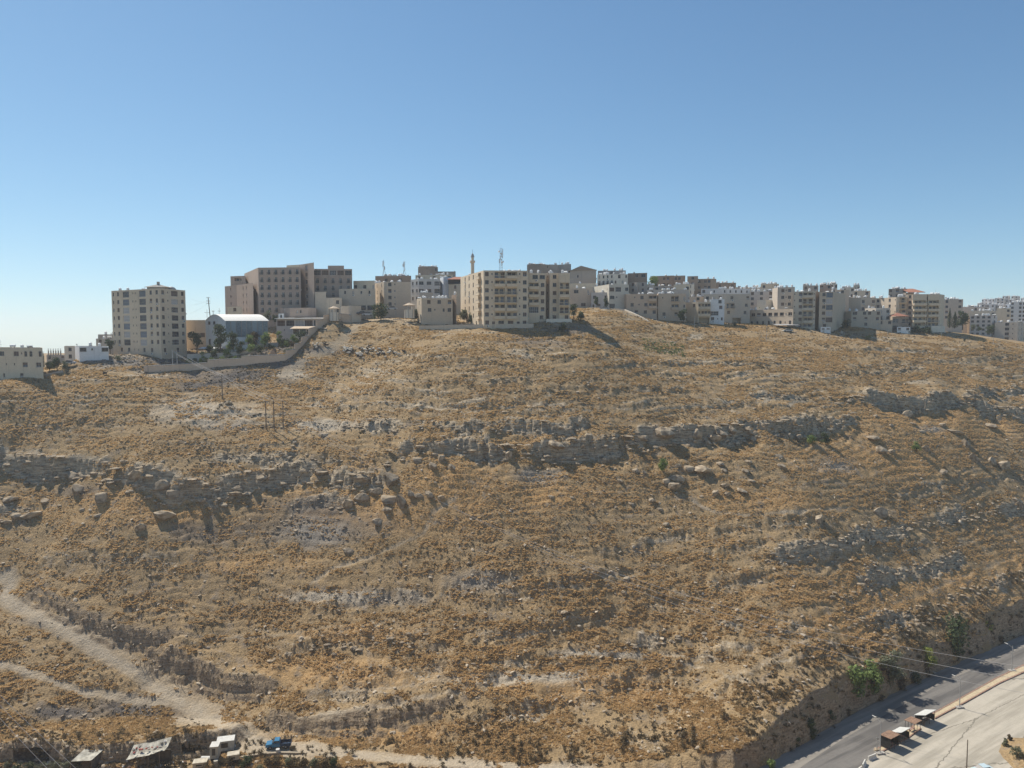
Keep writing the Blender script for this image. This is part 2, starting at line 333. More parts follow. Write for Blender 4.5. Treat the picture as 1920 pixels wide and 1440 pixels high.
def ground_mat():
    m, t, b = newmat('hillside earth and dry grass', .97, .1)
    a1 = N(t, 'ShaderNodeAttribute', attribute_name='mask'); s = t.nodes.new('ShaderNodeSeparateColor'); t.links.new(a1.outputs['Color'], s.inputs[0])
    a2 = N(t, 'ShaderNodeAttribute', attribute_name='mask_two'); s2 = t.nodes.new('ShaderNodeSeparateColor'); t.links.new(a2.outputs['Color'], s2.inputs[0])
    v = coords(t); big = noise(t, v, .045, 4); mid = noise(t, v, .35, 5, .6); fine = noise(t, v, 2.2, 4, .65); vf = noise(t, v, 6.0, 2)
    vs = coords(t, (.25, .6, 2.4)); bed = noise(t, vs, 1.3, 4, .6)
    gold = mix(t, ramp(t, fine, .35, .68), (.23, .16, .085), (.43, .305, .165))
    gold = mix(t, ramp(t, big, .35, .65), gold, mix(t, .55, gold, (.30, .215, .12)))
    gold = mix(t, s2.outputs[0], gold, mix(t, ramp(t, fine, .3, .7), (.33, .205, .095), (.48, .315, .15)))      # orange dry weeds
    soil = mix(t, ramp(t, vf, .3, .7), (.21, .16, .11), (.34, .27, .19))
    g = mix(t, ramp(t, mid, .52, .70), gold, soil)
    rk = mix(t, ramp(t, bed, .36, .66), (.19, .145, .095), (.52, .42, .29))
    rk = mix(t, ramp(t, fine, .35, .7), rk, mix(t, .5, rk, (.44, .375, .275)))
    rm = t.nodes.new('ShaderNodeMath'); rm.operation = 'ADD'; rm.use_clamp = True; t.links.new(s.outputs[0], rm.inputs[0])
    rj = t.nodes.new('ShaderNodeMath'); rj.operation = 'MULTIPLY_ADD'; rj.inputs[1].default_value = 1.3; rj.inputs[2].default_value = -.65; t.links.new(fine, rj.inputs[0]); t.links.new(rj.outputs[0], rm.inputs[1])
    g = mix(t, ramp(t, rm.outputs[0], .28, .62), g, rk)
    g = mix(t, s.outputs[2], g, mix(t, ramp(t, vf, .35, .65), (.085, .072, .062), (.20, .175, .15)))             # dark rubble and other darkened patches of ground
    g = mix(t, s2.outputs[1], g, mix(t, ramp(t, vf, .35, .65), (.17, .15, .125), (.36, .325, .275)))            # scree
    g = mix(t, s2.outputs[2], g, mix(t, ramp(t, fine, .35, .65), (.34, .28, .20), (.50, .43, .33)))             # pale
    g = mix(t, s.outputs[1], g, mix(t, ramp(t, fine, .3, .7), (.34, .28, .20), (.46, .385, .285)))              # track
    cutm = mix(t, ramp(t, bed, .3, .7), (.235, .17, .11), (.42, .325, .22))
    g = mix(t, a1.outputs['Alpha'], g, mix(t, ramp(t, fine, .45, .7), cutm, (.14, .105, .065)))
    t.links.new(g, b.inputs['Base Color'])
    ad = t.nodes.new('ShaderNodeMath'); ad.operation = 'MULTIPLY_ADD'; ad.inputs[1].default_value = 1.6; t.links.new(mid, ad.inputs[0]); t.links.new(fine, ad.inputs[2])
    bump(t, b, ad.outputs[0], .9, .35)
    return m
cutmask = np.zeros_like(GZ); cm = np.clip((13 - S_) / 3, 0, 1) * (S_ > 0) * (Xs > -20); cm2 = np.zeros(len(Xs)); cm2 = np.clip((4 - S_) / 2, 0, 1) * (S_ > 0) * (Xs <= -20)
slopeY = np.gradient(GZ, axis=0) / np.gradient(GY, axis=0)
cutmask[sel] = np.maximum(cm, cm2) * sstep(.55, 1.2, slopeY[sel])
tc = np.zeros(len(Xs))
for k in (16, 19, 20, 21, 22):                              # soft earth banks cut for the terraces
    w = LEDGES[k][0]
    dd = np.full(len(Xs), 1e9)
    for q in range(len(w) - 1):
        a, b_ = w[q], w[q + 1]; d = b_ - a; tq = np.clip(((Xs - a[0]) * d[0] + (Ys - a[1]) * d[1]) / (d @ d), 0, 1)
        dd = np.minimum(dd, np.hypot(Xs - a[0] - tq * d[0], Ys - a[1] - tq * d[1]))
    tc = np.maximum(tc, (1 - sstep(2, 3.2, dd)))
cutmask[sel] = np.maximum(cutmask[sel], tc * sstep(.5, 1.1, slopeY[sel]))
far_m = GY > 470
def build_ground():
    V = np.stack([GX, GY, GZ], -1).reshape(-1, 3).astype(np.float32)
    i = np.arange(NY - 1)[:, None]; j = np.arange(NA - 1)[None, :]
    q = np.stack([i * NA + j, i * NA + j + 1, (i + 1) * NA + j + 1, (i + 1) * NA + j], -1).reshape(-1, 4)
    keep = np.ones(len(q), bool)
    cen = (V[q[:, 0]] + V[q[:, 2]]) / 2
    for (cx, cy, rx, ry, dmin, dmax) in CAVES:
        px, py = pix(cen[:, 0], cen[:, 1], cen[:, 2])
        keep &= ~((((px - cx) / rx) ** 2 + ((py - cy) / ry) ** 2 < 1) & (cen[:, 1] > dmin) & (cen[:, 1] < dmax))
    q = q[keep].astype(np.int32)
    me = bpy.data.meshes.new('hillside'); me.vertices.add(len(V)); me.vertices.foreach_set('co', V.ravel())
    me.loops.add(len(q) * 4); me.loops.foreach_set('vertex_index', q.ravel())
    me.polygons.add(len(q)); me.polygons.foreach_set('loop_start', np.arange(0, len(q) * 4, 4, dtype=np.int32))
    me.update(calc_edges=True)
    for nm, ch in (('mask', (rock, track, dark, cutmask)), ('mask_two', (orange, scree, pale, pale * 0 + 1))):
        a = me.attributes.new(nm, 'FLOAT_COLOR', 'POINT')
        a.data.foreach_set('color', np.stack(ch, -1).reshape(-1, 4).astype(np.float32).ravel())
    me.materials.append(ground_mat())
    o = bpy.data.objects.new('hillside', me); COL.objects.link(o); o['kind'] = 'structure'; o['label'] = 'dry stony hillside with golden grass and limestone ledges'
    return o
CAVES = [(1283, 1376, 19, 11, 140, 165), (58, 1416, 36, 13, 138, 160), (352, 1405, 14, 6, 140, 160)]
hillside = build_ground()
# hollows behind the openings
def mesh_obj(name, verts, faces, mats, parent=None, midx=None, smooth=False, loc=None):
    me = bpy.data.meshes.new(name); me.from_pydata([tuple(map(float, v)) for v in verts], [], faces)
    for m in (mats if isinstance(mats, (list, tuple)) else [mats]): me.materials.append(m)
    if midx is not None: me.polygons.foreach_set('material_index', midx)
    if smooth: me.polygons.foreach_set('use_smooth', [True] * len(me.polygons))
    me.update(); o = bpy.data.objects.new(name, me); COL.objects.link(o)
    if parent is not None: o.parent = parent
    if loc is not None: o.location = loc
    return o
for (cx, cy, rx, ry, dmin, dmax) in CAVES:
    h = hit(cx, cy)
    if h is None: continue
    vs, fs = [], []; nR, nS = 6, 20
    for r in range(nR):
        dep = [.1, 1.2, 2.5, 4.0, 5.2, 6.0][r]; k = [1.04, 1.1, 1.05, .85, .5, .05][r]
        for s_ in range(nS):
            a = 2 * math.pi * s_ / nS; wob_ = 1 + .12 * math.sin(3 * a + r)
            if r == 0: rim_ = [hit(cx + rx * 1.08 * math.cos(2*math.pi*q/nS), cy + ry * 1.08 * math.sin(2*math.pi*q/nS)) for q in range(nS)] if s_ == 0 else rim_; vs.append(tuple(rim_[s_])); continue
            deep = np.array((h[0] + .4, h[1] + 5.5, h[2] - .8)); q_ = rim_[s_] + (deep - rim_[s_]) * (.12, .3, .5, .72, .97)[r - 1]; vs.append((q_[0], q_[1] + .6, q_[2] - .35))
    for r in range(0, nR - 1):
        for s_ in range(nS): fs.append((r * nS + s_, r * nS + (s_ + 1) % nS, (r + 1) * nS + (s_ + 1) % nS, (r + 1) * nS + s_))
    o = mesh_obj('cave', vs, fs, plain('cave rock', (.16, .125, .09), .95, .3)); o['kind'] = 'structure'

# ------------------------------------------------------------------ road, shoulder, median strip, parking lot
def sheet(name, poly_px, z, mat, label):
    w = [G(a, b, z) for a, b in poly_px]; o = mesh_obj(name, w, [list(range(len(w)))], mat); o['kind'] = 'structure'; o['label'] = label; return o
def asphalt(name, c0, c1, streakdir, cracks=True):
    m, t, b = newmat(name, .93, .2)
    v = coords(t); m0 = t.nodes.new('ShaderNodeMapping'); m0.inputs['Rotation'].default_value = (0, 0, -streakdir); t.links.new(v, m0.inputs[0]); mp = t.nodes.new('ShaderNodeMapping'); mp.inputs['Scale'].default_value = (.035, .5, 1); t.links.new(m0.outputs[0], mp.inputs[0])
    st = noise(t, mp.outputs[0], 1.0, 5, .6); f = noise(t, v, 1.1, 5, .6); g = noise(t, v, .12, 3)
    c = mix(t, ramp(t, st, .38, .62), c0, c1); c = mix(t, ramp(t, f, .4, .75), c, mix(t, .35, c, c0)); c = mix(t, ramp(t, g, .4, .7), c, mix(t, .3, c, c1))
    if cracks:
        mv = t.nodes.new('ShaderNodeMapping'); mv.inputs['Scale'].default_value = (.022, .11, 1); t.links.new(m0.outputs[0], mv.inputs[0])
        wn = t.nodes.new('ShaderNodeTexNoise'); wn.inputs['Scale'].default_value = .8; t.links.new(v, wn.inputs['Vector'])
        ds = mix(t, .04, mv.outputs[0], wn.outputs['Color'], 'LINEAR_LIGHT')
        vo = t.nodes.new('ShaderNodeTexVoronoi'); vo.feature = 'DISTANCE_TO_EDGE'; vo.inputs['Scale'].default_value = 1.0; t.links.new(ds, vo.inputs['Vector'])
        c = mix(t, ramp(t, vo.outputs[0], .014, .003), c, tuple(x * .62 for x in c0))
    t.links.new(c, b.inputs['Base Color']); bump(t, b, f, .3, .03); return m
rd = math.atan2(*(G(1920, 1255, FLOOR) - G(1695, 1372, FLOOR))[[1, 0]])
shoulder_px = [(1395,1470),(1425,1438),(1495,1398),(1610,1333),(1710,1282),(1810,1236),(1930,1186),(2110,1115),(2400,1035),(2480,1060),(2150,1140),(1930,1222),(1760,1300),(1560,1420),(1480,1480),(1450,1560),(1330,1560)]
road_px = [(1462,1470),(1505,1436),(1580,1386),(1660,1340),(1760,1284),(1860,1238),(1930,1208),(2150,1125),(2480,1035),(2600,1080),(2200,1175),(1930,1252),(1750,1345),(1694,1374),(1640,1412),(1600,1448),(1560,1500),(1540,1620),(1250,1660)]
lot_px = [(1560,1500),(1600,1448),(1640,1412),(1694,1374),(1750,1345),(1930,1252),(2200,1175),(2600,1080),(2900,1300),(2700,1620),(1540,1620)]
sheet('shoulder', shoulder_px, FLOOR - .05, asphalt('gravel shoulder', (.17, .155, .135), (.27, .245, .21), rd, False), 'grey gravel shoulder between the rock cut and the road')
sheet('road', road_px, FLOOR - .02, asphalt('worn asphalt', (.095, .09, .085), (.18, .168, .152), rd, False), 'worn asphalt road running along the foot of the rock cut')
sheet('parking_lot', lot_px, FLOOR, asphalt('dusty pale paving', (.31, .28, .225), (.45, .405, .33), rd), 'empty pale dusty lot beside the road')
# median strip with kerbs
def strip(name, a_px, b_px, z, h, mat, top_in=0):
    A = [G(x, y, z) for x, y in a_px]; B = [G(x, y, z) for x, y in b_px]; n = len(A)
    vs = A + B + [p + (0, 0, h) for p in A] + [p + (0, 0, h) for p in B]; fs = []
    for k in range(n - 1):
        fs += [(2*n+k, 2*n+k+1, 3*n+k+1, 3*n+k), (k, k+1, 2*n+k+1, 2*n+k), (n+k+1, n+k, 3*n+k, 3*n+k+1)]
    fs += [(0, 2*n, 3*n, n), (n-1, 2*n-1, 4*n-1, 3*n-1)]
    return mesh_obj(name, vs, fs, mat)
def lerp_px(a, b, n): return [(a[0] + (b[0] - a[0]) * k / n, a[1] + (b[1] - a[1]) * k / n) for k in range(n + 1)]
mfar = [(1744,1342),(1800,1311),(1868,1273),(1930,1243),(2100,1172)]; mnear = [(1753,1347),(1808,1318),(1874,1281),(1940,1251),(2110,1182)]
mfar2 = [(1641,1408),(1655,1399),(1690,1377),(1716,1360)]; mnear2 = [(1652,1410),(1668,1402),(1702,1384),(1727,1366)]
kerbm = plain('kerb stone', (.30, .19, .14), .9, .3); paved = plain('tan median paving', (.47, .38, .25), .9, .12)
for far_, near_ in ((mfar, mnear), (mfar2, mnear2)):
    o = strip('median_strip', far_, near_, FLOOR, .16, paved); o['kind'] = 'structure'; o['label'] = 'narrow raised strip of tan paving between road and lot'
    for edge, sgn in ((far_, -1), (near_, 1)):
        inn = [(x - sgn * .2, y - sgn * .8) for x, y in edge]; out = [(x + sgn * .3, y + sgn * 1.3) for x, y in edge]
        # kerb: single stones along the edge
        A = [G(x, y, FLOOR) for x, y in (inn if sgn > 0 else out)]; B = [G(x, y, FLOOR) for x, y in (out if sgn > 0 else inn)]
        for k in range(len(A) - 1):
            L_ = np.linalg.norm(A[k + 1] - A[k]); n = max(1, int(L_ / 1.6))
            for q in range(n):
                t0, t1 = q / n, (q + .94) / n
                c = [A[k] + (A[k+1] - A[k]) * t0, A[k] + (A[k+1] - A[k]) * t1, B[k] + (B[k+1] - B[k]) * t1, B[k] + (B[k+1] - B[k]) * t0]
                hh = .22 + random.uniform(-.02, .02)
                vs = [p - (0, 0, .05) for p in c] + [p + (0, 0, hh) for p in c]
                org = c[0].copy(); vs = [p - org for p in vs]
                s_ = mesh_obj('kerbstone', vs, [(3,2,1,0),(4,5,6,7),(0,1,5,4),(1,2,6,5),(2,3,7,6),(3,0,4,7)], kerbm, parent=o, loc=org)

# ------------------------------------------------------------------ dry tufts, shrubs and stones (nobody could count them)
def blade_tuft(name, mat, nb, seed, w=.16, spread=.55, h=.5):
    r = random.Random(seed); vs, fs = [], []
    for k in range(nb):
        a = r.uniform(0, 2 * math.pi); rr = math.sqrt(r.random()) * spread * .7; bx, by = rr * math.cos(a), rr * math.sin(a)
        hh = h * r.uniform(.55, 1.1) * (1 - .45 * rr / spread); ta = a + r.uniform(-.6, .6); tx, ty = bx + math.cos(ta) * hh * .55, by + math.sin(ta) * hh * .55
        pa = r.uniform(0, math.pi); dx, dy = math.cos(pa) * w, math.sin(pa) * w
        i = len(vs); vs += [(bx - dx, by - dy, -.05), (bx + dx, by + dy, -.05), (tx + dx * .5, ty + dy * .5, hh * .8), (tx - dx * .3, ty - dy * .3, hh)]
        fs.append((i, i + 1, i + 2, i + 3))
    me = bpy.data.meshes.new(name); me.from_pydata(vs, [], fs); me.materials.append(mat); me.update(); return me
def rock_mesh(name, mat, seed, sub=1, flat=.7, rough=.28):
    import bmesh
    bm = bmesh.new(); bmesh.ops.create_icosphere(bm, subdivisions=sub, radius=1)
    r = random.Random(seed); ph = [r.uniform(0, 6.3) for _ in range(6)]
    cuts = [(Vector((r.gauss(0, 1), r.gauss(0, 1), r.gauss(0, .8))).normalized(), r.uniform(.48, .86)) for _ in range(15)]
    for v in bm.verts:
        p = v.co.copy(); n = rough * (math.sin(2.1 * p.x + ph[0]) * math.sin(2.7 * p.y + ph[1]) + .6 * math.sin(4.3 * p.z + ph[2] + p.x * 3))
        p *= 1 + n * .5
        for d, c in cuts:
            e = p.dot(d)
            if e > c: p -= d * (e - c)
        p *= 1 + r.uniform(-.035, .035); p.z *= flat; v.co = p
    me = bpy.data.meshes.new(name); bm.to_mesh(me); bm.free(); me.materials.append(mat); return me
def tint_mat(name, lo, hi, rough=.9, trans=0):
    m, t, b = newmat(name, rough, .1)
    a = N(t, 'ShaderNodeAttribute', attribute_name='tone'); a.attribute_type = 'INSTANCER'
    v = coords(t); f = noise(t, v, 3.0, 2)
    c = mix(t, a.outputs['Fac'], lo, hi); c = mix(t, ramp(t, f, .3, .7), mix(t, .25, c, tuple(x * .6 for x in lo)), c)
    t.links.new(c, b.inputs['Base Color'])
    if trans:
        tr = t.nodes.new('ShaderNodeBsdfTranslucent'); t.links.new(c, tr.inputs[0]); mx = t.nodes.new('ShaderNodeMixShader'); mx.inputs[0].default_value = trans
        out = t.nodes['Material Output']; t.links.new(b.outputs[0], mx.inputs[1]); t.links.new(tr.outputs[0], mx.inputs[2]); t.links.new(mx.outputs[0], out.inputs[0])
    return m
m_gold = tint_mat('dry golden grass', (.40, .27, .13), (.72, .525, .28), trans=.48)
m_brush = tint_mat('dark dry scrub', (.11, .095, .06), (.26, .205, .13), trans=.25)
m_stone = tint_mat('loose limestone', (.25, .20, .145), (.58, .49, .37))
def scatter(name, meshes, pos, scale, rot, tone, label):
    me = bpy.data.meshes.new(name); n = len(pos); me.vertices.add(n); me.vertices.foreach_set('co', np.asarray(pos, np.float32).ravel())
    for nm, typ, arr in (('sc', 'FLOAT_VECTOR', scale), ('ro', 'FLOAT_VECTOR', rot), ('tone', 'FLOAT', tone), ('pick', 'INT', rng.integers(0, len(meshes), n))):
        a = me.attributes.new(nm, typ, 'POINT'); key = 'vector' if typ == 'FLOAT_VECTOR' else 'value'
        a.data.foreach_set(key, np.asarray(arr, np.int32 if typ == 'INT' else np.float32).ravel())
    o = bpy.data.objects.new(name, me); COL.objects.link(o); o['kind'] = 'stuff'; o['label'] = label; o['category'] = 'ground cover'
    g = bpy.data.node_groups.new(name, 'GeometryNodeTree'); g.is_modifier = True
    g.interface.new_socket('Geometry', in_out='INPUT', socket_type='NodeSocketGeometry'); g.interface.new_socket('Geometry', in_out='OUTPUT', socket_type='NodeSocketGeometry')
    gi = g.nodes.new('NodeGroupInput'); go = g.nodes.new('NodeGroupOutput'); ip = g.nodes.new('GeometryNodeInstanceOnPoints'); g2 = g.nodes.new('GeometryNodeGeometryToInstance')
    for k, mm in enumerate(reversed(meshes)):
        so_ = bpy.data.objects.new(mm.name, mm); oi = g.nodes.new('GeometryNodeObjectInfo'); oi.inputs['Object'].default_value = so_; oi.transform_space = 'ORIGINAL'
        g.links.new(oi.outputs['Geometry'], g2.inputs[0])
    def attr(nm, typ):
        a = g.nodes.new('GeometryNodeInputNamedAttribute'); a.data_type = typ; a.inputs['Name'].default_value = nm; return a.outputs['Attribute']
    g.links.new(gi.outputs[0], ip.inputs['Points']); g.links.new(g2.outputs[0], ip.inputs['Instance']); ip.inputs['Pick Instance'].default_value = True
    g.links.new(attr('pick', 'INT'), ip.inputs['Instance Index']); g.links.new(attr('sc', 'FLOAT_VECTOR'), ip.inputs['Scale'])
    g.links.new(attr('ro', 'FLOAT_VECTOR'), ip.inputs['Rotation']); g.links.new(ip.outputs[0], go.inputs[0])
    md = o.modifiers.new('scatter', 'NODES'); md.node_group = g; return o
# candidate positions spread over the ground in view
def sample(n, ymin=140, ymax=385, seed=1):
    r = np.random.default_rng(seed)
    y = ymin + (ymax - ymin) * r.random(n) ** 1.25; a = r.uniform(-.78, .78, n); x = a * y
    k = r.random(n) < y / ymax; x, y = x[k], y[k]
    return x, y, lookup(GZ, x, y)
DENS = 850000
x, y, z = sample(DENS, seed=11)
rk_, tr_, dk_, og_, sc_, pl_, ct_ = (lookup(g, x, y) for g in (rock, track, dark, orange, scree, pale, cutmask))
s_f = foot_s(x, y); clump = fbm(x, y, 3.2, 3, 301); big_ = fbm(x, y, 26, 3, 302); rowz = fbm(x * .3, (z + x * .012) * 2.0, 2.6, 2, 303)
plateau = (y > 292 + np.maximum(x, 0) * .28)
prob = .55 + .8 * clump + 1.5 * rowz + .6 * og_ + .35 * big_ - .8 * rk_ - 1.6 * tr_ - .7 * dk_ - .75 * sc_ - .6 * pl_ - 1.5 * ct_ - .5 * plateau
r_ = rng.random(len(x)); keepg = (r_ < prob) & (s_f > .3)
xg, yg, zg = x[keepg], y[keepg], z[keepg]
n = len(xg); sc = (.27 + .45 * rng.random(n) ** 2.4) * (1 - .2 * og_[keepg]) * (1 + .45 * sstep(205, 165, yg)) * (.85 + (yg - 150) / 420) * .95
scale = np.stack([sc * 1.25, sc * 1.25, sc * (.75 + .4 * rng.random(n))], -1); rot = np.stack([rng.normal(0, .15, n), rng.normal(0, .15, n), rng.random(n) * 6.28], -1)
tone = np.clip(.5 + .35 * big_[keepg] + .18 * rng.normal(0, 1, n) + .45 * og_[keepg] + .4 * rowz[keepg] - .12 * (yg > 235), 0, 1)
golds = [blade_tuft('grass_tuft', m_gold, 22, k) for k in range(6)]
scatter('dry_grass', golds, np.stack([xg, yg, zg - .03], -1), scale, rot, tone, 'golden dry grass and weeds covering the whole slope')
print('grass', n)
x2, y2, z2 = sample(190000, seed=12)
rk_, tr_, dk_, og_, sc_, ct_ = (lookup(g, x2, y2) for g in (rock, track, dark, orange, scree, cutmask))
cl = fbm(x2, y2, 4.5, 3, 401); sf2 = foot_s(x2, y2)
k2 = (rng.random(len(x2)) < .20 + .9 * cl - .75 * og_ - 1.2 * tr_ + .25 * rk_ + .5 * dk_ + .1 * ct_ + .15 * (y2 < 185)) & (sf2 > .6)
n = len(x2[k2]); sc = (.22 + .42 * rng.random(n) ** 2.6 + .25 * (sf2[k2] < 14)) * (.9 + (y2[k2] - 150) / 500)
scatter('dry_scrub', [blade_tuft('scrub_tuft', m_brush, 26, 50 + k, .15, .6, .62) for k in range(5)], np.stack([x2[k2], y2[k2], z2[k2] - .03], -1), np.stack([sc * 1.1, sc * 1.1, sc], -1),
        np.stack([rng.normal(0, .2, n), rng.normal(0, .2, n), rng.random(n) * 6.28], -1), rng.random(n), 'low dark thorny scrub dotted between the grass')
print('scrub', n)
x3, y3, z3 = sample(160000, seed=13)
rk_, tr_, dk_, og_, sc_, ct_, pl_ = (lookup(g, x3, y3) for g in (rock, track, dark, orange, scree, cutmask, pale))
st3 = fbm(x3 * .3, (z3 + x3 * .012) * 2.2, 2.0, 2, 501)
k3 = (rng.random(len(x3)) < .045 + .42 * rk_ + .5 * sc_ + .28 * dk_ + .1 * pl_ + .35 * np.clip(st3, 0, 1) * (1 - og_) - .3 * tr_) & (foot_s(x3, y3) > .3)
n = len(x3[k3]); sc = .14 + .5 * rng.random(n) ** 4 + .10 * rk_[k3] * rng.random(n)
scatter('loose_stones', [rock_mesh('stone', m_stone, 80 + k, 1, .6) for k in range(6)], np.stack([x3[k3], y3[k3], z3[k3] + .03], -1), np.stack([sc * 1.5, sc * 1.2, sc], -1),
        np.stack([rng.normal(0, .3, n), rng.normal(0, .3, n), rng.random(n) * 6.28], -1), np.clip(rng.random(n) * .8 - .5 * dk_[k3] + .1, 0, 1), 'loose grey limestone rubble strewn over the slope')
print('stones', n)
# ------------------------------------------------------------------ building kit
class MB:
    def __init__(s): s.v = []; s.f = []; s.m = []
    def quad(s, a, b, c, d, m=0):
        i = len(s.v); s.v += [a, b, c, d]; s.f.append((i, i + 1, i + 2, i + 3)); s.m.append(m)
    def box(s, x0, x1, y0, y1, z0, z1, m=0):
        i = len(s.v); s.v += [(x, y, z) for z in (z0, z1) for x, y in ((x0, y0), (x1, y0), (x1, y1), (x0, y1))]
        for f in ((3,2,1,0),(4,5,6,7),(0,1,5,4),(1,2,6,5),(2,3,7,6),(3,0,4,7)): s.f.append(tuple(i + k for k in f)); s.m.append(m)
    def cyl(s, x, y, z0, z1, r0, r1=None, n=10, m=0, top=True):
        r1 = r0 if r1 is None else r1; i = len(s.v)
        for z, r in ((z0, r0), (z1, r1)): s.v += [(x + r * math.cos(2*math.pi*k/n), y + r * math.sin(2*math.pi*k/n), z) for k in range(n)]
        for k in range(n): s.f.append((i + k, i + (k+1) % n, i + n + (k+1) % n, i + n + k)); s.m.append(m)
        if top: s.f.append(tuple(i + n + k for k in range(n))); s.m.append(m)
    def tube(s, a, b, r0, r1=None, n=6, m=0):
        r1 = r0 if r1 is None else r1; a = Vector(a); b = Vector(b); d = (b - a)
        if d.length < 1e-6: return
        q = d.to_track_quat('Z', 'Y'); i = len(s.v)
        for p, r in ((a, r0), (b, r1)): s.v += [tuple(p + q @ Vector((r * math.cos(2*math.pi*k/n), r * math.sin(2*math.pi*k/n), 0))) for k in range(n)]
        for k in range(n): s.f.append((i + k, i + (k+1) % n, i + n + (k+1) % n, i + n + k)); s.m.append(m)
        s.f.append(tuple(i + n + k for k in range(n))); s.m.append(m)
        s.f.append(tuple(i + k for k in reversed(range(n)))); s.m.append(m)
    def poly(s, pts, m=0): i = len(s.v); s.v += list(pts); s.f.append(tuple(range(i, len(s.v)))); s.m.append(m)
    def mesh(s, name, mats):
        me = bpy.data.meshes.new(name); me.from_pydata([tuple(map(float, v)) for v in s.v], [], s.f)
        for m in (mats if isinstance(mats, (list, tuple)) else [mats]): me.materials.append(m)
        me.polygons.foreach_set('material_index', s.m); me.update(); return me
    def build(s, name, mats, parent=None, loc=None, smooth=False):
        me = s.mesh(name, mats)
        if smooth: me.polygons.foreach_set('use_smooth', [True] * len(me.polygons))
        return link(name, me, parent, loc)
def link(name, me, parent=None, loc=None, rotz=0, scale=None):
    o = bpy.data.objects.new(name, me); COL.objects.link(o)
    if parent is not None: o.parent = parent
    if loc is not None: o.location = tuple(map(float, loc))
    if rotz: o.rotation_euler = (0, 0, rotz)
    if scale is not None: o.scale = scale
    return o
def tag(o, label, cat, group=None):
    o['label'] = label; o['category'] = cat
    if group: o['group'] = group
    return o
def thing(name, label, cat, loc, group=None, rotz=0):
    o = bpy.data.objects.new(name, None); COL.objects.link(o); o.location = tuple(map(float, loc)); o.rotation_euler = (0, 0, rotz)
    o.empty_display_size = .5; return tag(o, label, cat, group)
def copy_tree(root):
    c = root.copy(); COL.objects.link(c)
    for ch in root.children:
        d = ch.copy(); COL.objects.link(d); d.parent = c
        for g in ch.children: e = g.copy(); COL.objects.link(e); e.parent = d
    return c

def wall_mat(col):
    key = 'stone %.2f %.2f %.2f' % col
    if key in MATS: return MATS[key]
    m, t, b = newmat(key, .92, .15)
    v = coords(t); big = noise(t, v, .25, 4, .6); vs = coords(t, (1.2, 1.2, .07)); st = noise(t, vs, 1.1, 4, .6); fine = noise(t, v, 3.5, 4, .6)
    br = t.nodes.new('ShaderNodeTexBrick'); mp = t.nodes.new('ShaderNodeMapping'); mp.inputs['Rotation'].default_value = (math.radians(90), 0, 0); t.links.new(v, mp.inputs[0]); t.links.new(mp.outputs[0], br.inputs['Vector'])
    br.inputs['Scale'].default_value = 1.0; br.inputs['Brick Width'].default_value = .62; br.inputs['Row Height'].default_value = .3; br.inputs['Mortar Size'].default_value = .012
    br.inputs['Color1'].default_value = (*col, 1); br.inputs['Color2'].default_value = (*[c * .90 for c in col], 1); br.inputs['Mortar'].default_value = (*[c * .75 for c in col], 1)
    c = mix(t, ramp(t, big, .3, .7), br.outputs['Color'], mix(t, .18, br.outputs['Color'], tuple(min(1, x * 1.25) for x in col)))
    c = mix(t, ramp(t, st, .55, .78), c, mix(t, .45, c, tuple(x * .5 for x in col)))
    c = mix(t, ramp(t, fine, .4, .8), c, mix(t, .2, c, tuple(x * .6 for x in col)))
    t.links.new(c, b.inputs['Base Color']); MATS[key] = m; return m
def glass(name, col, rough=.25):
    if name in MATS: return MATS[name]
    m, t, b = newmat(name, rough, .5); v = coords(t, kind='Object'); f = noise(t, v, 1.4, 2); oi = t.nodes.new('ShaderNodeObjectInfo')
    a = mix(t, ramp(t, f, .35, .65), tuple(c * .7 for c in col), tuple(c * 1.3 for c in col)); t.links.new(mix(t, oi.outputs['Random'], a, tuple(c * 1.8 for c in col)), b.inputs['Base Color']); MATS[name] = m; return m
GL = glass('dark window glass', (.022, .023, .027)); GL2 = glass('blue window glass', (.06, .085, .12)); SHUT = plain('brown shutter', (.13, .095, .075), .7, .2, 6)
CURT = plain('pale curtain', (.42, .40, .38), .8, .15, 4); FRAME = plain('grey window frame', (.28, .26, .24), .5, .1); FRAMEW = plain('white window frame', (.66, .65, .62), .5, .08)
IRON = plain('dark iron', (.05, .048, .046), .6, .2); WHITE = plain('white plastic tank', (.72, .72, .70), .5, .08); TANKD = plain('grey metal tank', (.30, .30, .30), .5, .15)
ROOF = plain('dusty flat roof', (.34, .31, .27), .95, .15); REDROOF = plain('faded red roof tile', (.33, .15, .10), .9, .2, 5, streak=True); CONC = plain('grey concrete', (.34, .32, .29), .92, .15, 1.5)
BEIGE = (.68, .56, .41); TAN = (.60, .50, .385); PINK = (.44, .345, .28); GREY = (.44, .39, .33); PALE = (.73, .65, .53); WHT = (.78, .78, .76); BRN = (.36, .27, .20); BLUEW = (.66, .69, .72); DARK = (.30, .255, .21); SAND = (.68, .57, .42)

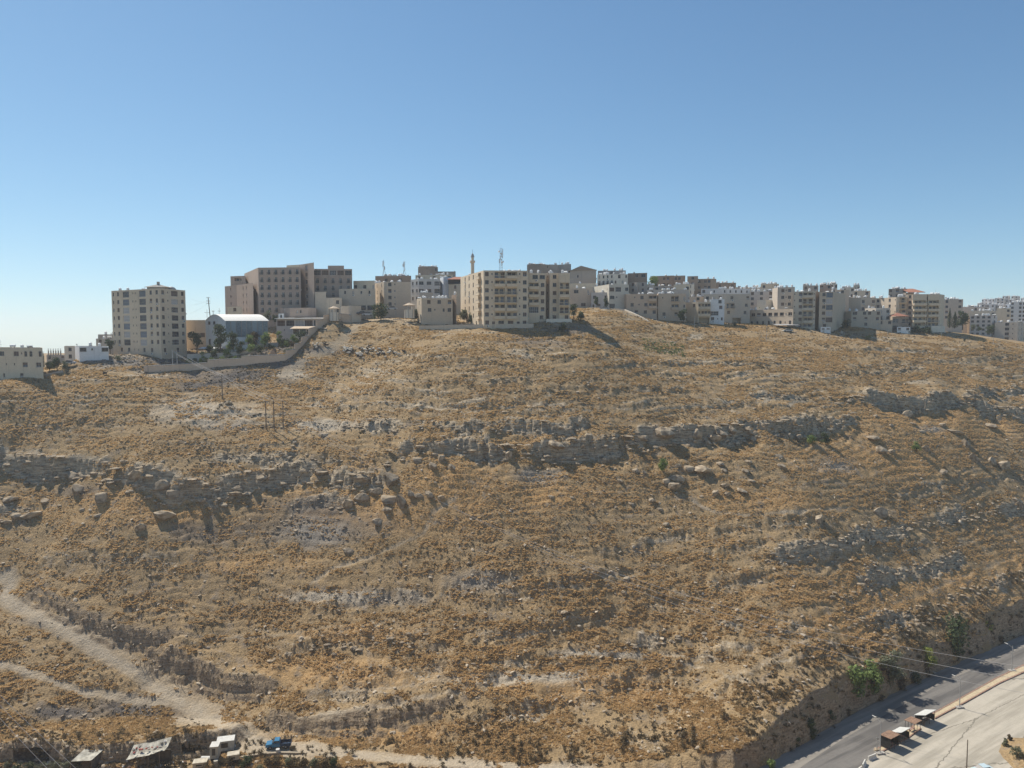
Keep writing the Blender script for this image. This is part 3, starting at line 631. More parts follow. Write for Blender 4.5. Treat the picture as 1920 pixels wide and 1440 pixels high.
WC = {}
def window_mesh(kind, w, h, var):
    key = (kind, round(w, 1), round(h, 1), var)
    if key in WC: return WC[key]
    w, h = key[1], key[2]; mb = MB(); d = .20
    if kind == 'arch':
        n = 8; pts = [(-w/2, d, 0), (w/2, d, 0)] + [(w/2 * math.cos(math.pi*k/n), d, h - w/2 + w/2 * math.sin(math.pi*k/n)) for k in range(n + 1)]
        mb.poly(pts, 1)
        for k in range(n):
            a0, a1 = math.pi*k/n, math.pi*(k+1)/n; q = lambda a, r, y: (r * math.cos(a), y, h - w/2 + r * math.sin(a))
            mb.quad(q(a0, w/2 - .02, -.03), q(a0, w/2 + .14, -.03), q(a1, w/2 + .14, -.03), q(a1, w/2 - .02, -.03), 2)
        mb.box(-.03, .03, d - .05, d - .01, 0, h, 0); mb.box(-w/2, w/2, d - .05, d - .01, h*.55, h*.55 + .06, 0)
    else:
        if kind == 'roll': mb.quad((-w/2, d, 0), (w/2, d, 0), (w/2, d, h * .45), (-w/2, d, h * .45), 1); mb.quad((-w/2, d - .06, h*.45), (w/2, d - .06, h*.45), (w/2, d - .06, h), (-w/2, d - .06, h), 3)
        else: mb.quad((-w/2, d, 0), (w/2, d, 0), (w/2, d, h), (-w/2, d, h), 1)
        f = .055
        mb.box(-w/2, w/2, d - .06, d - .005, 0, f, 0); mb.box(-w/2, w/2, d - .06, d - .005, h - f, h, 0); mb.box(-w/2, -w/2 + f, d - .06, d - .005, f, h - f, 0); mb.box(w/2 - f, w/2, d - .06, d - .005, f, h - f, 0)
        if w > .9: 
            nm = 1 if w < 2.2 else int(w / .8)
            for k in range(1, nm + 1): x = -w/2 + w * k / (nm + 1); mb.box(x - .03, x + .03, d - .07, d - .002, f, h - f, 0)
        if kind == 'grid': mb.box(-w/2, w/2, d - .075, d - .003, h * .45, h * .45 + .06, 0)
        if kind == 'french': mb.box(-w/2, w/2, d - .07, d - .003, h * .72, h * .72 + .05, 0)
        if kind != 'french' and kind != 'grid': mb.box(-w/2 - .08, w/2 + .08, -.09, .0 - .004, -.12, -.003, 2)
    pane = (GL, SHUT, CURT, GL2)[var % 4]
    me = mb.mesh('window', [FRAMEW if (var // 4) else FRAME, pane, CONC, SHUT]); WC[key] = me; return me
def rail_mesh(w, hgt=.95, dep=.5):
    key = ('rail', round(w, 1))
    if key in WC: return WC[key]
    w = key[1]; mb = MB(); mb.box(-w/2, w/2, -dep, .0, -.12, 0, 1)
    for y0, x0, x1 in ((-dep, -w/2, w/2),): mb.box(x0, x1, y0, y0 + .05, hgt - .05, hgt, 0)
    n = int(w / .14)
    for k in range(n + 1): x = -w/2 + w * k / n; mb.box(x - .015, x + .015, -dep, -dep + .03, 0, hgt, 0)
    for x in (-w/2, w/2 - .03): mb.box(x, x + .03, -dep + .05, 0, hgt - .05, hgt, 0)
    me = mb.mesh('balcony_railing', [IRON, CONC]); WC[key] = me; return me
def parapet_mesh(w, dep, solid, wm):
    key = ('par', round(w, 1), round(dep, 1), solid, wm.name)
    if key in WC: return WC[key]
    w = key[1]; mb = MB(); mb.box(-w/2, w/2, -dep, -.002, -.18, 0, 0)
    if solid:
        mb.box(-w/2, w/2, -dep, -dep + .12, 0, .95, 0); mb.box(-w/2, -w/2 + .12, -dep + .12, -.002, 0, .95, 0); mb.box(w/2 - .12, w/2, -dep + .12, -.002, 0, .95, 0)
        mb.box(-w/2 - .04, w/2 + .04, -dep - .04, -dep + .16, .952, 1.0, 1)
    else:
        for x in np.linspace(-w/2 + .05, w/2 - .05, max(3, int(w / .35))): mb.box(x - .04, x + .04, -dep + .02, -dep + .1, 0, .85, 1)
        mb.box(-w/2, w/2, -dep, -dep + .12, .85, .97, 0)
    me = mb.mesh('balcony', [wm, CONC]); WC[key] = me; return me
TANKS = {}
def tank_mesh(k):
    if k in TANKS: return TANKS[k]
    mb = MB()
    if k == 0: mb.cyl(0, 0, .25, 1.25, .52, n=10); mb.cyl(0, 0, 1.25, 1.5, .52, .15, n=10); mb.box(-.5, .5, -.5, .5, 0, .24, 1)
    elif k == 1: mb.box(-.45, .45, -.45, .45, .3, 1.3, 0); [mb.box(x, x + .06, y, y + .06, 0, .3, 1) for x in (-.45, .39) for y in (-.45, .39)]
    elif k == 2:   # horizontal drum
        n = 10; mb.tube((-.8, 0, .75), (.8, 0, .75), .45, n=n); mb.box(-.6, -.5, -.35, .35, 0, .4, 1); mb.box(.5, .6, -.35, .35, 0, .4, 1)
    elif k == 3: mb.poly([(-.9, -.5, .25), (.9, -.5, .25), (.9, .5, 1.1), (-.9, .5, 1.1)], 2); mb.poly([(-.9, .5, 1.08), (.9, .5, 1.08), (.9, -.5, .23), (-.9, -.5, .23)], 1); mb.tube((-.9, .6, 1.35), (.9, .6, 1.35), .26, n=8); mb.box(-.85, -.8, .4, .5, 0, 1.2, 1); mb.box(.8, .85, .4, .5, 0, 1.2, 1)
    elif k == 4:   # satellite dish
        mb.cyl(0, 0, 0, .7, .04, n=5, m=1); n = 10
        for r in range(n):
            a0, a1 = 2*math.pi*r/n, 2*math.pi*(r+1)/n; q = lambda a, rr, y: (rr * math.cos(a), y, 1.0 + rr * math.sin(a)); mb.quad(q(a0, .1, .0), q(a1, .1, .0), q(a1, .5, -.15), q(a0, .5, -.15), 0)
    mt = {0: [WHITE, CONC], 1: [TANKD, IRON], 2: [WHITE, IRON], 3: [WHITE, IRON, GL2], 4: [CONC, IRON]}[k]
    TANKS[k] = mb.mesh(('water_tank', 'water_tank', 'water_tank', 'solar_heater', 'satellite_dish')[k], mt); return TANKS[k]

_q = MB(); _q.box(-.42, .42, -.34, -.01, 0, .55); _q.box(-.3, .15, -.36, -.342, .08, .47, 1); AC = _q.mesh('air_conditioner', [WHITE, IRON])
SPEC = {'w': (1.4, 1.5, .95), 'W': (2.1, 1.5, .9), 's': (.5, .6, 1.5), 'a': (1.2, 1.8, .7), 't': (1.1, 2.1, .25), 'n': (.8, 1.3, 1.0), 'd': (1.1, 2.1, .0), 'b': (3.0, 2.35, .15), 'g': (3.0, 2.3, .25), 'r': (3.0, 2.35, .15), 'B': (4.6, 2.35, .15),
        'p': (3.4, 2.6, 0.0), 'G': (2.6, 2.0, .5), 'q': (2.2, 1.7, .6), '.': (1.6, 0, 0), '-': (.8, 0, 0), '|': (.05, 0, 0)}
def building(name, label, chain, ytop, ybase, floors, specs, col, depth=11, cat='building', parapet=.7, tanks=4, group=None, parent=None, skip=0, seed=None, ref=None, fl=None, sink=8, winvar=None, roofcol=None, ledge=False, wmat=None, order=None):
    """chain: (px, depth) of the corners of the faces we see, left to right; specs: per face a row pattern or a list of rows (top first)"""
    r = random.Random(seed if seed is not None else hash(label) % 1000 if False else sum(map(ord, label)) + int(chain[0][0]))
    if ref is None: ref = min(range(len(chain)), key=lambda k: chain[k][1])
    Dr = chain[ref][1]; zt = P(chain[ref][0], ytop, Dr)[2]; zb = P(chain[ref][0], ybase, Dr)[2]
    pl = [np.array(XY(px, D)) for px, D in chain]
    A0, B0 = pl[0], pl[-1]; mid = (A0 + B0) / 2
    back = np.array((A0[1] - B0[1], B0[0] - A0[0])); back = back / np.linalg.norm(back)
    if back[1] < 0: back = -back
    if parent is None or True: back = mid / np.linalg.norm(mid)          # flanks recede along the line of sight, as the streets up the hill do
    dep = depth
    wm = wmat or wall_mat(col)
    cen = mid + back * dep / 2
    if parent is None:
        root = thing(name, label, cat, (cen[0], cen[1], ground(*cen)), group)
    else: root = parent
    ro = np.array(root.location)
    loc = lambda x, y, z: (x - ro[0], y - ro[1], z - ro[2])
    wall = MB(); H = zt - zb; fh = H / floors if fl is None else fl
    zlow = zb - sink
    ring = pl + [B0 + back * dep, A0 + back * dep]
    for k in range(len(ring)):
        A, B = ring[k], ring[(k + 1) % len(ring)]; d = B - A; L = np.linalg.norm(d); t = d / L; nn = np.array((t[1], -t[0]))
        ang = math.atan2(t[1], t[0])
        if k < len(pl) - 1: spec = specs[k] if k < len(specs) else '.'
        elif k == len(pl) - 1 and L > 4: spec = 'w.w'           # right flank
        else: spec = '.' 
        rects = []
        rows = spec if isinstance(spec, list) else [spec] * floors
        for fi, row in enumerate(rows[:floors]):
            if not row: continue
            zf = zt - (fi + 1) * fh - (parapet * .0)
            items = [(SPEC[c], c) for c in row]; tot = sum(q[0][0] + .55 for q in items); sc = L / tot if tot > 0 else 1
            u = 0
            for (w, h, sill), c in items:
                cell = (w + .55) * sc; cu = u + cell / 2; u += cell
                if h == 0: continue
                ww = min(w, cell - .25) if sc < 1 else (w if c not in 'bgBrpG' else min(w * min(sc, 1.35), cell - .3))
                if c == '|' or ww < .25: continue
                hh = min(h, fh - sill - .2); 
                if hh < .25: continue
                z0 = zf + sill * min(1, fh / 3.0); z1 = z0 + hh
                if z1 > zt - .12: continue
                dpt = {'b': 1.3, 'B': 1.3, 'r': 1.3, 'g': .15, 'p': 3.0}.get(c, .24)
                rects.append((cu - ww/2, cu + ww/2, z0, z1, dpt, c, cu, ww, hh))
        us = sorted({0.0, L} | {q[0] for q in rects} | {q[1] for q in rects}); vs_ = sorted({zlow, zt} | {q[2] for q in rects} | {q[3] for q in rects})
        Pt = lambda u_, v_, d_=0: loc(A[0] + t[0]*u_ - nn[0]*d_, A[1] + t[1]*u_ - nn[1]*d_, v_)
        # strips row by row, merging runs of plain wall
        for j in range(len(vs_) - 1):
            v0, v1 = vs_[j], vs_[j + 1]; vm = (v0 + v1) / 2; act = sorted([(q[0], q[1]) for q in rects if q[2] < vm < q[3]]); u0 = 0.0
            for a_, b_ in act + [(L, L)]:
                if a_ - u0 > 1e-4: wall.quad(Pt(u0, v0), Pt(a_, v0), Pt(a_, v1), Pt(u0, v1))
                u0 = max(u0, b_)
        for (u0, u1, v0, v1, dd, c, cu, ww, hh) in rects:
            wall.quad(Pt(u0, v0), Pt(u0, v1), Pt(u0, v1, dd), Pt(u0, v0, dd)); wall.quad(Pt(u1, v1), Pt(u1, v0), Pt(u1, v0, dd), Pt(u1, v1, dd))
            wall.quad(Pt(u0, v0), Pt(u0, v0, dd), Pt(u1, v0, dd), Pt(u1, v0)); wall.quad(Pt(u0, v1, dd), Pt(u0, v1), Pt(u1, v1), Pt(u1, v1, dd))
            wall.quad(Pt(u0, v0, dd), Pt(u0, v1, dd), Pt(u1, v1, dd), Pt(u1, v0, dd))
            q = r.random(); var = winvar if winvar is not None else (0 if q < .55 else 1 if q < .72 else 2 if q < .8 else 3 if q < .88 else 4)
            if c in 'wWsnq': link('window', window_mesh('roll' if (q > .66 and c in 'wW') else 'w', ww, hh, var), root, Pt(cu, v0), ang)
            if c in 'wWn' and r.random() < .13: link('air_conditioner', AC, root, Pt(cu + ww * .2, v0 - .95), ang)
            if c == 'a': link('window', window_mesh('arch', ww, hh, 0), root, Pt(cu, v0), ang)
            elif c == 't': link('window', window_mesh('french', ww, hh, 4), root, Pt(cu, v0), ang); link('balcony_railing', rail_mesh(ww + .5), root, Pt(cu, v0), ang)
            elif c == 'd': link('door', window_mesh('d', ww, hh, 1), root, Pt(cu, v0), ang)
            elif c in 'gG': link('glazed_balcony' if c == 'g' else 'window', window_mesh('grid', ww, hh, r.choice([0, 0, 4, 6, 3, 1])), root, Pt(cu, v0, -.06 if c == 'g' else 0), ang)
            elif c in 'bBr':
                link('balcony', parapet_mesh(ww + .3, .95 if c != 'r' else .12, q > .25, wm), root, Pt(cu, v0), ang)
                nb_ = 2 if c == 'B' or ww > 3.2 else 1
                for kk in range(nb_): link('balcony_door', window_mesh('french', 1.3, min(2.1, hh - .1), r.choice([0, 0, 1, 3])), root, Pt(cu + (kk - (nb_ - 1)/2) * 1.9 + r.uniform(-.3, .3), v0 + .02, dd - .22), ang)
            elif c == 'p':
                pass
    roofz = zt - parapet
    wall.poly([loc(q[0], q[1], roofz) for q in ring], 1)
    # parapet: inner faces and coping
    ce = sum(ring) / len(ring); inn = [q + (ce - q) / np.linalg.norm(ce - q) * .35 for q in ring]
    for k in range(len(ring)):
        a_, b_, c_, d_ = ring[k], ring[(k+1) % len(ring)], inn[(k+1) % len(ring)], inn[k]
        wall.quad(loc(*a_, zt), loc(*b_, zt), loc(*c_, zt), loc(*d_, zt), 0)
        wall.quad(loc(*c_, zt), loc(*c_, roofz), loc(*d_, roofz), loc(*d_, zt), 0)
    wall.build('wall', [wm, ROOF], root)
    if ledge and len(pl) > 1:
        mb = MB()
        for k in range(len(pl) - 1):
            A, B = pl[k], pl[k+1]; t = (B - A) / np.linalg.norm(B - A); nn = np.array((t[1], -t[0]))
            for fi in range(1, floors):
                z = zt - fi * fh; a_, b_ = A + nn * .06, B + nn * .06
                mb.quad(loc(*a_, z - .1), loc(*b_, z - .1), loc(*b_, z + .1), loc(*a_, z + .1)); mb.quad(loc(*a_, z + .1), loc(*b_, z + .1), loc(*B, z + .1), loc(*A, z + .1)); mb.quad(loc(*A, z - .1), loc(*B, z - .1), loc(*b_, z - .1), loc(*a_, z - .1))
        mb.build('string_course', wall_mat(tuple(min(.8, c * 1.12) for c in col)), root)
    for k in range(int(tanks * 1.6)):
        kind = r.choice([0, 0, 0, 1, 2, 3, 4, 0, 2]); u = r.uniform(.08, .92); w_ = A0 + (B0 - A0) * u + back * r.uniform(1.2, min(5, dep - 1.5)); me = tank_mesh(kind)
        link(me.name, me, root, loc(w_[0], w_[1], roofz + (parapet * .35 if kind < 3 else 0) + r.uniform(0, .5) * (kind < 3)), r.uniform(0, 3))
    if tanks > 2:
        mb = MB(); mb.tube((0, 0, 0), (0, 0, r.uniform(2, 3.5)), .03, n=4); mb.tube((-.4, 0, 1.9), (.4, 0, 1.9), .02, n=4); w_ = A0 + (B0 - A0) * r.uniform(.3, .7) + back * 3
        mb.build('antenna', IRON, root, loc(w_[0], w_[1], roofz))
    root['zt'] = float(zt); root['fx'] = 0
    return root
def drop_ids():
    for o in COL.objects:
        for k in ('zt', 'fx'):
            if k in o: del o[k]
# ------------------------------------------------------------------ the town, left to right
BD = building
# far left edge
b = BD('villa', 'beige villa with arched windows at the far left edge of the hill', [(-45,258),(22,253),(79,250)], 652, 714, 3, [['W.W', '.s.', 'n.n'], ['Ws aa a', 's W . W', 'n W .'] ] if 0 else [['wW', 'ws', 'nn'], ['Wsaa-a', 's-W-W', '-w-.-']], SAND, 10, cat='villa', tanks=3, parapet=.9)
BD('unfinished_house', 'pale unfinished house with bare roof columns behind the trees at far left', [(120,292),(186,290)], 649, 690, 3, ['w.w'], PALE, 9, tanks=0)
b = BD('rooftop_house', 'low grey house with column stubs on its roof, left of the pale unfinished house', [(86,318),(122,316)], 666, 700, 3, ['w.w'], GREY, 9, tanks=0)
ro = b.location
for k in range(6):
    x, y = XY(90 + k * 4.6, 317.5); mb = MB(); mb.box(-.18, .18, -.18, .18, 0, 2.6); [mb.tube((dx, dy, 2.6), (dx, dy, 3.5), .03, n=4, m=1) for dx in (-.12, .12) for dy in (-.12, .12)]
    mb.build('roof_column', [CONC, IRON], b, (x - ro[0], y - ro[1], P(90, 666, 318)[2] - ro[2] - .6))
BD('white_house', 'low white house with two wide windows left of the tall apartment tower', [(140,272),(148,263),(203,266)], 650, 676, 2, ['.', ['W-s--W', '']], WHT, 9, tanks=2, cat='house')
BD('stepped_house', 'small grey house stepping up behind the low white house', [(180,305),(214,303)], 635, 668, 3, ['w.'], GREY, 8, tanks=2, cat='house')
BD('roof_block', 'dark grey rooftop block right beside the left flank of the tower', [(184,330),(226,330)], 627, 668, 3, ['.w.'], GREY, 8, tanks=2)
# tower
tw = BD('apartment_tower', 'tall beige eight-storey apartment tower standing alone at left', [(212,295),(302,279),(350,292)], 540.5, 665, 8,
   [['nwgss g w w'.replace(' ', '')] + ['nwgssgww'] * 6 + ['-wwssww-'], ['wsGw'] * 7 + ['w-w-']], BEIGE, 15, cat='apartment tower', tanks=9, seed=3, sink=3)
ro = tw.location; mb = MB()
x, y = XY(300, 286); zt = tw['zt']
for a0 in range(4):
    c = [(-4.2, -2.5), (4.2, -2.5), (4.2, 2.5), (-4.2, 2.5)]; p, q = c[a0], c[(a0 + 1) % 4]; mb.poly([(p[0], p[1], .8), (q[0], q[1], .8), (q[0]*.1, q[1]*.1, 1.9), (p[0]*.1, p[1]*.1, 1.9)])
mb.box(-3.4, 3.4, -2, 2, -1, .8, 1); mb.box(-.4, .4, -.4, .4, 1.8, 2.9, 1); mb.build('roof_hut', [CONC, wall_mat(GREY)], tw, (x - ro[0], y - ro[1], zt - ro[2]))
mb = MB(); x, y = XY(324, 289)
for k in range(5):
    for j in range(12):
        q = lambda a, e: (1.9 * math.cos(a) * math.cos(e), 1.9 * math.sin(a) * math.cos(e), 1.7 * math.sin(e) - .4); a0, a1, e0, e1 = 2*math.pi*j/12, 2*math.pi*(j+1)/12, math.pi/2*k/5, math.pi/2*(k+1)/5
        mb.quad(q(a0, e0), q(a1, e0), q(a1, e1), q(a0, e1))
mb.build('roof_dome', TANKD, tw, (x - ro[0], y - ro[1], zt - ro[2]), smooth=True)
# hotel: one building of several volumes
H_ = BD('hotel', 'large brown-pink hotel block with rows of small balconies above the gardens', [(461,352),(487,321),(566,319)], 501, 601, 7, [['.', '.', '.n', '.n', '.n', '.', '.'], 'tttttt'], PINK, 16, cat='hotel', tanks=0, parapet=.5, seed=5)
def vol(parent, chain, yt, yb, fl, specs, col, depth=8, **k): return BD('x', parent['label'], chain, yt, yb, fl, specs, col, depth, parent=parent, tanks=k.pop('tanks', 0), **k)
vol(H_, [(563,327),(591,316)], 492, 601, 8, ['.q.'], PINK, 12, parapet=.4, ref=1)
vol(H_, [(540,331),(566,327)], 496, 520, 2, ['.'], SAND, 8, parapet=.3)
vol(H_, [(590,321),(662,322)], 504, 601, 7, [['GGGGG'] + ['ttttt'] * 6], PINK, 16, parapet=.5)
vol(H_, [(617,326),(647,326)], 498, 510, 1, ['.'], PINK, 8, parapet=.3)
vol(H_, [(424,346),(446,338),(477,322)], 530, 601, 5, ['-n-', '.nn.'], PINK, 14, parapet=.5)
vol(H_, [(435,345),(463,342)], 517, 545, 2, ['r'], PINK, 10, parapet=.5)
vol(H_, [(592,314),(613,312)], 547, 606, 4, ['.', '.'], TAN, 8, parapet=.5)
vol(H_, [(613,311),(626,309),(642,310)], 558, 606, 3, ['.', '-w-'], TAN, 8, parapet=.5)
vol(H_, [(527,314),(545,309),(578,307),(594,309)], 577, 606, 2, [['.', ''], ['.nn.', 'p'], ['.', '']], PINK, 7, parapet=.4)
vol(H_, [(637,318),(705,316)], 541, 612, 5, [['-n-n-n-n-', '.', 'GGGG', '.', '.']], TAN, 12, parapet=.4)
vol(H_, [(664,325),(704,323)], 526, 545, 1, ['w.w.n'], SAND, 9, parapet=.4)
vol(H_, [(640,306),(660,303),(678,305)], 573, 612, 3, ['.', '.'], TAN, 6, parapet=.3)
vol(H_, [(428,318),(455,317)], 575, 600, 2, ['.w.'], SAND, 6, parapet=.3)
# barrel-vault hall
hall = thing('event_hall', 'pale hall with a white barrel-vault roof and tall glass front below the hotel', 'hall', (*XY(455, 296), ground(*XY(455, 296))))
ro = np.array(hall.location); A = np.array(XY(386, 301)); B = np.array(XY(424, 291)); C_ = np.array(XY(503, 291)); ax = C_ - B; gw = B - A
zE = P(424, 602, 291)[2]; zR = P(405, 590, 296)[2]; zBt = P(424, 655, 291)[2] - 5
mb = MB(); nv = 10
prof = [A + gw * k / nv for k in range(nv + 1)]; zz_ = [zE + (zR - zE) * math.sin(math.pi * k / nv) for k in range(nv + 1)]
L3 = lambda p, z: (p[0] - ro[0], p[1] - ro[1], z - ro[2])
gwn = gw / np.linalg.norm(gw)
mb.poly([L3(A, zBt), L3(B, zBt)] + [L3(prof[k], zz_[k]) for k in range(nv, -1, -1)], 0)
wB, wm_ = wall_mat(WHT), WHITE
def roofpt(k, e): return L3(prof[k] + ax * e + (gwn * 0), zz_[k] + .12)
rf = MB()
for k in range(nv):
    rf.quad(roofpt(k + 1, -.02), roofpt(k + 1, 1.03), roofpt(k, 1.03), roofpt(k, -.02)); 
rf.poly([roofpt(k, 1.03) for k in range(nv, -1, -1)]); rf.build('vaulted_roof', plain('white roof sheeting', (0.74,0.72,0.66), .6, .05), hall)
mb.quad(L3(B, zBt), L3(C_, zBt), L3(C_, P(424, 632, 291)[2]), L3(B, P(424, 632, 291)[2]), 0); mb.quad(L3(C_, zBt), L3(A + ax, zBt), L3(A + ax, zE), L3(C_, zE), 0)
mb.quad(L3(A + ax, zBt), L3(A, zBt), L3(A, zE), L3(A + ax, zE), 0)
mb.build('wall', wB, hall)
zg0, zg1 = P(424, 631, 291)[2], zE
for k in range(8):
    g_ = MB(); p0, p1 = B + ax * (k / 8), B + ax * ((k + .97) / 8); g_.quad(L3(p0, zg0), L3(p1, zg0), L3(p1, zg1), L3(p0, zg1)); g_.build('glass_panel', glass('grey hall glazing', (0.14,0.17,0.19), .3), hall)
    g_ = MB(); c = B + ax * ((k + .985) / 8); g_.box(-.1, .1, -.12, .02, 0, zg1 - zg0); g_.build('mullion', FRAME, hall, L3(c, zg0))
gn = np.array((gwn[1], -gwn[0]))
for u_, w_ in ((.2, 1.6), (.45, 1.6)):
    p = A + gw * u_; link('window', window_mesh('w', w_, 1.2, 0), hall, L3(p + gn * .21, zE - 1.2), math.atan2(gwn[1], gwn[0]))
link('door', window_mesh('d', 1.4, 2.6, 0), hall, L3(A + gw * .2 + gn * .21, P(405, 648, 296)[2]), math.atan2(gwn[1], gwn[0]))
BD('open_pavilion', 'beige colonnaded building with dark openings between tower and vaulted hall', [(350,310),(386,308)], 600, 652, 3, [['.', 'qqq', '.']], TAN, 9, tanks=0)
# glazed restaurant and terraces in the compound
rs = BD('restaurant', 'long low glass-fronted restaurant with a pale flat roof below the hotel', [(519,303),(588,299),(637,299)], 598, 641, 3, [['gggg', '-s---s-', '.'], ['ggg', '.', '.']], CONC and (0.59,0.55,0.51), 7, tanks=0, parapet=.1)
ro = rs.location; a_, b_, c_ = np.array(XY(517, 302)), np.array(XY(588, 298)), np.array(XY(639, 298)); z = P(588, 598, 299)[2]; mb = MB()
for p, q in ((a_, b_), (b_, c_)):
    v = [(p[0], p[1] - 1, z + .05), (q[0], q[1] - 1, z + .05), (q[0], q[1] + 7, z + .35), (p[0], p[1] + 7, z + .35)]; v = [(x - ro[0], y - ro[1], w - ro[2]) for x, y, w in v]; mb.poly(v); mb.poly([(x, y, w + .25) for x, y, w in v]); mb.quad(v[0], v[1], (v[1][0], v[1][1], v[1][2] + .25), (v[0][0], v[0][1], v[0][2] + .25))
mb.build('roof', plain('white roof sheeting', (0.74,0.72,0.66), .6, .05), rs)
pv = BD('pavilion', 'small tiled-roof pavilion with a row of brown framed windows in front of the restaurant', [(549,293),(600,290)], 616, 640, 2, [['GGGG', '.']], PALE, 5, tanks=0, parapet=.1)
ro = pv.location; mb = MB(); z = P(600, 616, 290)[2]; a_, b_ = np.array(XY(544, 291.5)), np.array(XY(612, 288.5))
v = [(a_[0], a_[1], z), (b_[0], b_[1], z), (b_[0], b_[1] + 6, z + 1.0), (a_[0], a_[1] + 6, z + 1.0)]; mb.poly([(x - ro[0], y - ro[1], w - ro[2]) for x, y, w in v]); mb.poly([(x - ro[0], y - ro[1], w - ro[2] - .2) for x, y, w in reversed(v)]); mb.build('roof', plain('tan roof tile', (0.50,0.40,0.29), .9, .2, 4), pv)
BD('domed_kiosk', 'tiny white kiosk with rounded top on the restaurant roof', [(523,308),(533,308)], 588, 600, 1, ['n'], WHT, 3, tanks=0, parapet=.1, cat='kiosk')
def gazebo(px, py, D, w, label, roofm, h_body=2.4):
    x, y = XY(px, D); z = P(px, py, D)[2]; o = thing('gazebo', label, 'gazebo', (x, y, z)); mb = MB(); n = 8; r_ = w / 2
    for k in range(n):
        a0, a1 = 2*math.pi*k/n, 2*math.pi*(k+1)/n; p0, p1 = (r_*math.cos(a0), r_*math.sin(a0)), (r_*math.cos(a1), r_*math.sin(a1))
        mb.poly([(p0[0]*1.25, p0[1]*1.25, h_body), (p1[0]*1.25, p1[1]*1.25, h_body), (0, 0, h_body + r_ * .55)])
        mb.poly([(p1[0]*1.25, p1[1]*1.25, h_body - .12), (p0[0]*1.25, p0[1]*1.25, h_body - .12), (0, 0, h_body - .02)])
        q = MB(); q.tube((*p0, -2.5), (*p0, h_body - .1), .1, n=5); q.build('post', CONC, o)
        g_ = MB(); g_.quad((p0[0]*.95, p0[1]*.95, -2.5), (p1[0]*.95, p1[1]*.95, -2.5), (p1[0]*.95, p1[1]*.95, .9), (p0[0]*.95, p0[1]*.95, .9)); g_.build('low_wall', wall_mat(PALE), o)
    mb.build('roof', roofm, o); return o
gazebo(627, 590, 296, 3.8, 'octagonal gazebo with a tan hipped roof at the top of the stepped wall', plain('tan roof tile', (0.50,0.40,0.29), .9, .2, 4))
gazebo(768, 585, 300, 4.2, 'light pyramid-roofed gazebo beside the dark trees in front of the flats', plain('tan roof tile', (0.50,0.40,0.29), .9, .2, 4), 2.6)
def canopy(px0, px1, py, D, dep, h, mat, label, tilt=.5, name='canopy'):
    a, b_ = XY(px0, D), XY(px1, D); z = P(px0, py, D)[2]; c = ((a[0] + b_[0]) / 2, D + dep / 2, z - h); w = (b_[0] - a[0]) / 2; o = thing(name, label, 'canopy', c); mb = MB()
    v = [(-w, -dep/2, h - tilt), (w, -dep/2, h - tilt), (w, dep/2, h), (-w, dep/2, h)]; mb.poly(v); mb.poly([(x, y, z_ - .12) for x, y, z_ in reversed(v)]); mb.quad(*[(x, y, z_ - .12) for x, y, z_ in v[:2]], v[1], v[0]); mb.build('roof', mat, o)
    for x in (-w + .2, 0, w - .2):
        for y in (-dep/2 + .2, dep/2 - .2): q = MB(); q.tube((x, y, -2), (x, y, h - tilt * (.5 - y / dep) - .1), .07, n=5); q.build('post', IRON, o)
    return o
canopy(371, 410, 651, 288, 4, 2.6, WHITE, 'flat pale canopy roof on posts in front of the vaulted hall')
# compound wall, stepping up the slope
wp = [(268,703),(330,696),(388,691),(388,690),(452,683),(452,682),(500,678),(536,675),(536,670),(553,664),(553,657),(566,650),(566,642),(580,634),(580,626),(594,616),(594,609),(608,601),(608,596),(622,590),(634,596),(664,597)]
wt = [(268,687),(330,683),(388,680),(388,675),(452,672),(452,668),(500,666),(536,665),(536,657),(553,655),(553,645),(566,642),(566,632),(580,629),(580,616),(594,612),(594,601),(608,598),(608,590),(632,588),(640,588),(664,591)]
Dw = [266,267,268,268,269,269,270,272,272,275,275,279,279,284,284,289,289,294,294,299,301,304]
cw = thing('compound_wall', 'long beige garden wall stepping up the slope beside the hotel compound', 'wall', (*XY(450, 270), ground(*XY(450, 270)))); ro = np.array(cw.location)
wmc = wall_mat((0.65,0.50,0.37))
for k in range(len(wt) - 1):
    if wt[k][0] == wt[k + 1][0]: continue
    a = np.array(XY(wt[k][0], Dw[k])); c = np.array(XY(wt[k+1][0], Dw[k+1])); z0, z1 = P(*wt[k], Dw[k])[2], P(*wt[k+1], Dw[k+1])[2]; g0 = min(ground(*a), ground(*c)) - 3
    n = max(1, int(np.linalg.norm(c - a) / 5)); t = (c - a) / np.linalg.norm(c - a); nn = np.array((t[1], -t[0]))
    for q in range(n):
        p0, p1 = a + (c - a) * q / n, a + (c - a) * (q + 1) / n; zt0, zt1 = z0 + (z1 - z0) * q / n, z0 + (z1 - z0) * (q + 1) / n
        f = [(p0, g0), (p1, g0), (p1, zt1), (p0, zt0)]; mb = MB(); F1 = [(p[0] - ro[0], p[1] - ro[1], z - ro[2]) for p, z in f]; F2 = [(p[0] - nn[0]*.4 - ro[0], p[1] - nn[1]*.4 - ro[1], z - ro[2]) for p, z in f]
        mb.quad(*F1); mb.quad(F2[1], F2[0], F2[3], F2[2]); mb.quad(F1[3], F1[2], F2[2], F2[3]); mb.quad(F1[1], F2[1], F2[2], F1[2]); mb.quad(F2[0], F1[0], F1[3], F2[3]); mb.build('wall_panel', wmc, cw)
        cpo = MB(); cpo.tube(F1[3], F1[2], .16, n=4); cpo.build('coping', CONC, cw)
